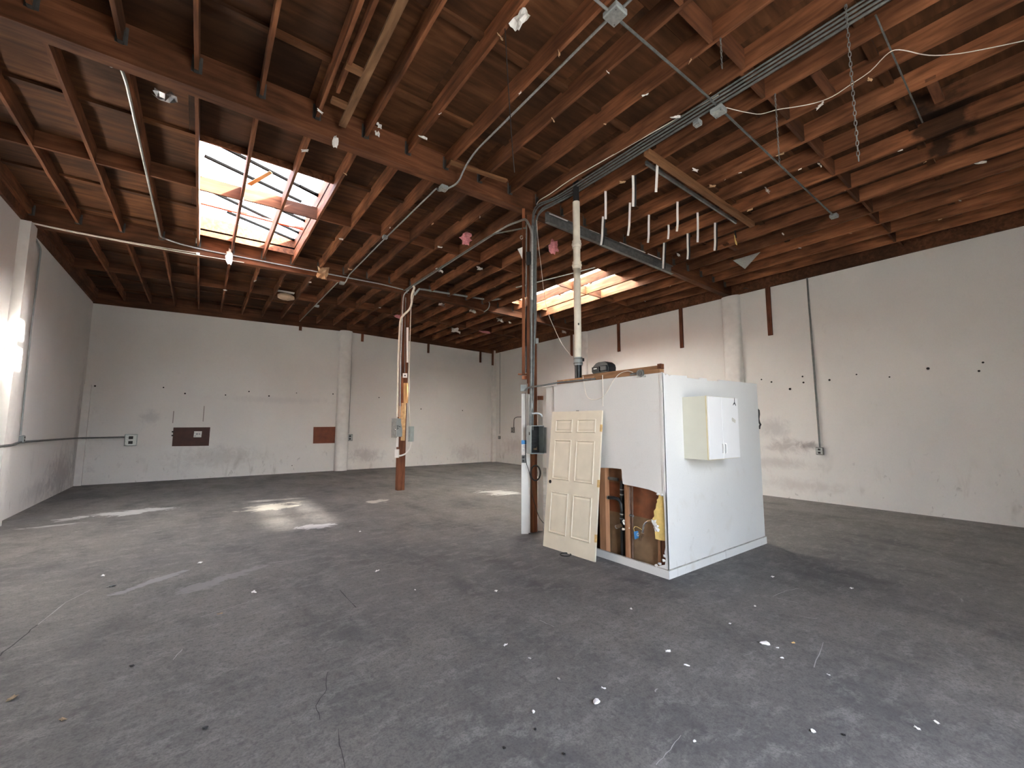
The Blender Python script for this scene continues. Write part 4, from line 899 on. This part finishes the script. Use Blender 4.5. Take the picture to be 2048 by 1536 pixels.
shr = []
rs = random.Random(11)
SH = [(148, 444), (250, 460), (640, 244), (720, 300), (800, 352), (905, 268), (880, 262), (1000, 150), (845, 190), (1118, 152), (1216, 138), (1106, 250), (1040, 190), (1210, 215), (1290, 175), (1380, 95), (960, 410), (865, 430), (880, 515), (830, 585), (780, 480), (690, 410), (610, 300), (1245, 355), (1350, 250), (1420, 180), (1390, 330), (1425, 352), (1450, 372), (1500, 410), (1480, 330), (1560, 300), (1600, 340), (1690, 380), (1640, 240), (1740, 190), (1800, 300), (1850, 330), (1920, 400), (1880, 430), (1960, 320), (1700, 470), (1600, 500), (1340, 580), (1290, 600), (1230, 640), (1180, 560), (990, 580), (930, 590), (880, 640), (760, 610), (700, 560), (620, 590), (560, 540), (510, 545), (330, 505), (450, 560)]
for k, (u, v) in enumerate(SH):
    c = onjoist(u, v); sz = rs.uniform(.025, .07)
    if k < 4:
        o = MB().rag((0, 0, -.02), (1.6, .55), 40+k, 4, .4, M.Rotation(1.1, 3, 'X')).build('paper_shred', (PAPER, TANP)[k % 2], None, origin=(0, 0, 0)); o.parent = ceil; shr.append(o)
    else: o = shr[k % 4].copy(); COL.objects.link(o)
    o.location = c + V((0, 0, -.25*sz)); o.scale = (sz, sz, sz); o.rotation_euler = (0, 0, rs.uniform(0, 6.3))
# ------------------------------------------------------------------ battens on the walls
BT = [(1143, 662, 712, 'r', 'wood batten on the right wall just left of vent pipe'), (1237, 643, 703, 'r', 'wood batten on the right wall above the speaker'), (1362, 608, 696, 'r', 'wood batten on right wall left of the round pilaster'), (1537.5, 562, 671, 'r', 'longest wood batten, on right wall beside the tall conduit'), (994, 702, 731, 'r', 'wood batten at the back corner of the right wall'),
      (961, 697, 725, 'b', 'wood batten on the back wall nearest the corner'), (857, 683, 706, 'b', 'wood batten on the back wall right of far column'), (725, 667, 683, 'b', 'short wood batten right of the back pilaster'), (601, 650, 661, 'b', 'shortest wood batten, left of the back pilaster')]
for u, v0, v1, wl_, lab in BT:
    if wl_ == 'r':
        a = AX(u, v0, XR-.03); b = AX(u, v1, XR-.03); dd = 1.0
        yy = (a.y+b.y)/2; mb = MB().box((XR-.042, yy-.055, b.z), (XR-.001, yy+.055, zD(XR)-.42))
        if u == 994: mb = MB().box((XR-.30, YB-.21, b.z), (XR-.20, YB-.165, 5.66))
    else:
        a = AY(u, v0, YB-.03); b = AY(u, v1, YB-.03); xx = (a.x+b.x)/2; mb = MB().box((xx-.05, YB-.042, b.z), (xx+.05, YB-.001, 5.655))
    tag(mb.build('wall_batten', BAT), lab, 'batten', 'wood battens at the top of the walls')

# ------------------------------------------------------------------ wall conduits, boxes, plates
def wbox(c, s, label, nrm, mat=GALD):
    o = thing('outlet_box', c, label, 'outlet box'); n = V(nrm); c = V(c); t = V((-n.y, n.x, 0))
    sz = V((abs(n.x)*.06+abs(t.x)*s, abs(n.y)*.06+abs(t.y)*s, s*1.2)); bevel(MB().cbox(c+n*.03, sz).build('box', mat, o), .006, 1)
    sz2 = V((abs(n.x)*.008+abs(t.x)*s*.85, abs(n.y)*.008+abs(t.y)*s*.85, s)); MB().cbox(c+n*.064, sz2).build('cover', GAL, o)
    for dz in (-.25, .25): MB().cbox(c+n*.070+V((0, 0, dz*s)), V((abs(n.x)*.006+abs(t.x)*s*.35, abs(n.y)*.006+abs(t.y)*s*.35, s*.3))).build('socket', BLK, o)
XRp = XR-.03; XLp = XL+.03; YBp = YB-.03
cpipe([AX(1614, 556, XRp), AX(1640, 898, XRp)], .019, 'long conduit down the right wall to a low box', GALD); wbox(AX(1640.5, 902, XR), .15, 'low box at the foot of right wall conduit', (-1, 0, 0))
cpipe([V((XR-.02, 5.4, 5.68)), V((XR-.06, 5.2, 5.66)), AX(1500, 580, XRp), AX(1560, 563, XRp), AX(1614, 556, XRp)], .010, 'thin cable along the top of the right wall', WIRED)
pY = YB-.19
cpipe([AX(1000, 706, XR-.02), AX(999.5, 868, XR-.02)], .014, 'thin conduit beside the back corner of right wall', GALB); wbox(AX(999.5, 875, XR), .13, 'tiny outlet box by the back corner of the right wall', (-1, 0, 0))
cpipe([AX(1060, 834, XRp), AX(1034, 834, XRp), AX(1028, 837, XRp), AX(1027.5, 856, XRp)], .018, 'elbow conduit on right wall left of the near column', GALD); wbox(AX(1026.5, 860, XR), .22, 'outlet box under the elbow conduit on right wall', (-1, 0, 0))
cpipe([AX(60, 455, XLp), AX(82, 498, XLp), AX(62, 660, XLp), AX(41, 870, XLp)], .016, 'conduit down the left wall from the rear girder', GALB); wbox(AX(39, 878, XL), .12, 'outlet box on the left wall at the vertical conduit', (1, 0, 0), GALB)
cpipe([V((XLp+.11, 9.5, AX(0, 891, XLp).z)), V((XLp+.11, 11.6, AX(0, 891, XLp).z)), AX(40, 884, XLp), V((XLp, YB-.15, AY(150, 876, YBp).z)), V((XLp+.2, YBp-.08, AY(150, 876, YBp).z)), AY(254, 874, YBp)], .022, 'horizontal conduit rounding the left corner at waist height', GALD, .08); wbox(AY(262, 880, YB), .30, 'outlet box on back wall ending the waist high conduit', (0, -1, 0), GALB)
wbox(AY(140, 888, YB-.1), .14, 'tiny pale box in the left corner', (0, -1, 0), GALB)
cpipe([AY(704, 664, YBp), AY(701, 760, YBp), AY(697, 867, YBp)], .022, 'conduit right of the back pilaster', GALB); wbox(AY(699, 875, YB), .22, 'outlet box right of the back pilaster', (0, -1, 0))
def wplate(px4, mat, label, extra=False):
    P = [AY(u, v, YB-.004) for u, v in px4]; o = thing('wall_plate', P[3], label, 'board'); MB().prism(P, (0, -.02, 0)).build('board', mat, o); return o
pl = wplate([(347, 855), (420.5, 854.5), (417.5, 891.5), (344, 892.5)], PLATE, 'dark brown board on the back wall with a white card')
P = [AY(u, v, YB-.026) for u, v in ((388.5, 862.5), (404, 862.5), (402.5, 874.5), (387, 874.5))]; MB().prism(P, (0, -.006, 0)).build('card', PAPER, pl)
for k, (u, v, s) in enumerate(((390, 872, .03), (394, 868, .05), (399, 868, .04))): MB().cbox(AY(u, v, YB-.034), (s, .002, s)).build('printed_mark', INK, pl)
for u, v in ((345.5, 863.5), (345, 871)): MB().cbox(AY(u, v, YB-.02), (.05, .03, .05)).build('hinge', BLK, pl)
wplate([(627, 854), (674, 853.5), (673, 886), (626, 887)], PLATE2, 'reddish brown board on the back wall left of the pilaster')
for k, (u, v0, v1) in enumerate(((347.5, 822, 846), (408.5, 812, 843))):
    a, b = AY(u, v0, YB), AY(u-.6, v1, YB); MB().box((a.x-.012, YB-.003, b.z), (a.x+.012, YB+.001, a.z)).build('rust_streak', plain('rust streak', (.30, .27, .25), .8), wb)
rr = random.Random(3)
HOLE = [(1523, 759, 'r'), (1543, 764, 'r'), (1605, 753, 'r'), (1607, 765, 'r'), (1659, 760, 'r'), (1713, 749, 'r'), (1779, 754, 'r'), (1856, 737, 'r'), (1958, 742, 'r'), (1966, 725, 'r'), (1580, 778, 'r'), (327, 775, 'b'), (370, 787, 'b'), (451, 790, 'b'), (498, 783, 'b'), (593, 786, 'b'), (666, 788, 'b'), (538, 792, 'b'), (758, 795, 'b'), (842, 818, 'b'), (925, 821, 'b'), (584, 931, 'b'), (190, 772, 'b')]
for u, v, s in HOLE:
    c = AX(u, v, XR-.001) if s == 'r' else AY(u, v, YB-.001); n = V((-1, 0, 0)) if s == 'r' else V((0, -1, 0)); r_ = rr.uniform(.016, .03)
    MB().tube([c, c+n*.004], r_, 7).build('anchor_hole', DARK, wr if s == 'r' else wb)

# ------------------------------------------------------------------ floor: cracks and litter
CRK = plain('crack shade', (.045, .043, .042), .9); CRL = plain('chalky scratch', (.34, .33, .32), .9)
def crack(pts, w_, mat, nm='crack'):
    P = []
    for (a, b) in zip(pts, pts[1:]):
        A, B = FL(*a), FL(*b)
        for k in range(4): q = A.lerp(B, k/4); P.append(q + V((rr.uniform(-1, 1), rr.uniform(-1, 1), 0))*w_*1.5)
    P.append(FL(*pts[-1])); mb = MB()
    for k, q in enumerate(P):
        d_ = (P[min(k+1, len(P)-1)]-P[max(k-1, 0)]).normalized(); s_ = V((-d_.y, d_.x, 0))*w_*rr.uniform(.4, 1)
        mb.v += [q-s_+V((0, 0, .0012)), q+s_+V((0, 0, .0012))]
    mb.f = [(2*k, 2*k+1, 2*k+3, 2*k+2) for k in range(len(P)-1)]
    mb.build(nm, mat, fl)
crack([(0, 1312), (30, 1285), (75, 1250)], .007, CRK); crack([(75, 1250), (130, 1205), (180, 1180)], .006, CRL, 'scratch'); crack([(655, 1345), (652, 1380), (632, 1412), (640, 1440)], .003, CRK)
crack([(675, 1458), (682, 1500), (690, 1536)], .003, CRK); crack([(1362, 1470), (1340, 1500), (1312, 1530)], .003, CRL, 'scratch'); crack([(1646, 1285), (1628, 1335)], .004, CRL, 'scratch')
crack([(680, 1180), (712, 1215)], .005, CRK); crack([(400, 1235), (515, 1198)], .004, CRL, 'scratch'); crack([(1080, 1240), (1108, 1254)], .004, CRL, 'scratch'); crack([(1545, 1193), (1572, 1182), (1600, 1176)], .004, CRL, 'scratch'); crack([(1540, 1194), (1595, 1205)], .004, CRL, 'scratch'); crack([(805, 984), (700, 990), (640, 994)], .004, CRK)
crack([(345, 1320), (365, 1298)], .004, CRL, 'scratch'); crack([(1310, 1385), (1316, 1378)], .006, CRL, 'scratch'); crack([(1600, 1232), (1634, 1238)], .004, CRL, 'scratch')
LIT = [(25, 1398, .13, LEAF, 'brown curled leaf nearest the left edge of the floor'), (125, 1440, .09, LEAF, 'broken tan leaf on floor at lower left'), (263, 1333, .07, BLK, 'small black lump on the floor at left'), (224, 1173, .16, GALD, 'grey curled shard beside pale floor stain at left'), (205, 1152, .14, PAPER, 'white paper flake behind the grey curled shard'), (400, 1127, .12, PAPER, 'cream paper bits on the left floor'),
       (507, 1185, .15, PAPER, 'pale folded paper scrap on the mid left floor'), (440, 1228, .09, LEAF, 'small tan chip near the folded paper scrap'), (720, 1064, .10, PAPER, 'white chip right of the flaking floor paint'), (753, 1143, .14, PAPER, 'pair of white flakes on the middle floor'), (830, 1180, .06, PAPER, 'single white speck right of the flake pair'), (992, 1183, .08, PAPER, 'white pebble in front of the near column'),
       (1010, 1291, .09, PAPER, 'white twisted scrap on the centre floor'), (1059, 1318, .06, FOIL, 'tiny shiny bead on the centre floor'), (1193, 1407, .13, PAPER, 'largest crumpled white paper on the near floor'), (1207, 1377, .07, PAPER, 'small crumpled ball just behind the largest paper'), (1117, 1359, .06, FOIL, 'dull metal bit left of the crumpled papers'), (1067, 1425, .06, PAPER, 'white chip low in the centre of floor'),
       (1008, 1497, .05, BLK, 'dark crumb on the pale patch at bottom'), (1071, 1460, .05, BLK, 'dark crumb right of the pale patch'), (1128, 1509, .05, BLK, 'dark crumb nearest the bottom edge'), (1336, 1303, .09, PAPER, 'cream pebble pair on the right floor'), (1373, 1331, .08, PAPER, 'white oblong chip on right floor'), (1530, 1290, .16, PAPER, 'longest white torn strip on the right floor'), (1555, 1296, .05, PAPER, 'short flake at the end of longest torn strip'),
       (1586, 1286, .07, HINGE, 'yellowish chip right of the torn strip'), (1510, 1213, .06, PAPER, 'white chip in front of enclosure right face'), (1545, 1154, .10, PAPER, 'bright curl right of the enclosure corner'), (1703, 1177, .10, PAPER, 'pale curl alone on the dark right floor'), (1564, 1317, .06, PAPER, 'thin white sliver under the torn strip'), (1657, 1350, .05, PAPER, 'white speck by the pale scratch on right floor'), (1873, 1445, .07, PAPER, 'white dab nearest the bottom right corner'),
       (1626, 1464, .07, PAPER, 'white chip at lower right of floor'), (1688, 1471, .05, BLK, 'dark sliver right of the lower chip'), (1834, 1457, .07, PAPER, 'grey white flake left of the dab'), (1389, 1484, .05, PAPER, 'small white flake near bottom beside the long scratch'), (410, 1458, .07, BLK, 'flat dark scrap on lower left floor'), (1262, 1218, .08, PAPER, 'grey flake in front of the hole'), (1460, 1248, .05, PAPER, 'white chip between strip and enclosure')]
srcs = {}
for k, (u, v, s, mat, lab) in enumerate(LIT):
    key = (mat.name, k % 3)
    if key not in srcs:
        mb = MB()
        if k % 3 == 2 or mat in (BLK, FOIL): mb.blob((0, 0, .22), (1, .7, .44), k, .3, 8, 5)
        else: mb.rag((0, 0, .16), (1, .55), k, 5, .28)
        mn = min(q.z for q in mb.v); mb.v = [q - V((0, 0, mn)) for q in mb.v]
        o = mb.build('floor_scrap', mat, None, origin=(0, 0, 0)); srcs[key] = o
    else: o = srcs[key].copy(); COL.objects.link(o)
    o.location = FL(u, v) + V((0, 0, .001)); s *= .47; o.scale = (s, s, s*.75); o.rotation_euler = (0, 0, rr.uniform(0, 6.28))
    tag(o, lab, 'scrap', 'scraps littered on the concrete floor')
fr = FL(1131, 1110); tag(MB().tube([fr + V((.075*math.cos(t), .075*math.sin(t), .008)) for t in [k*2*math.pi/18 for k in range(19)]], .008, 6, False).build('pipe_ring', WIRED, smooth=True), 'dark ring lying on the floor before the door', 'ring')
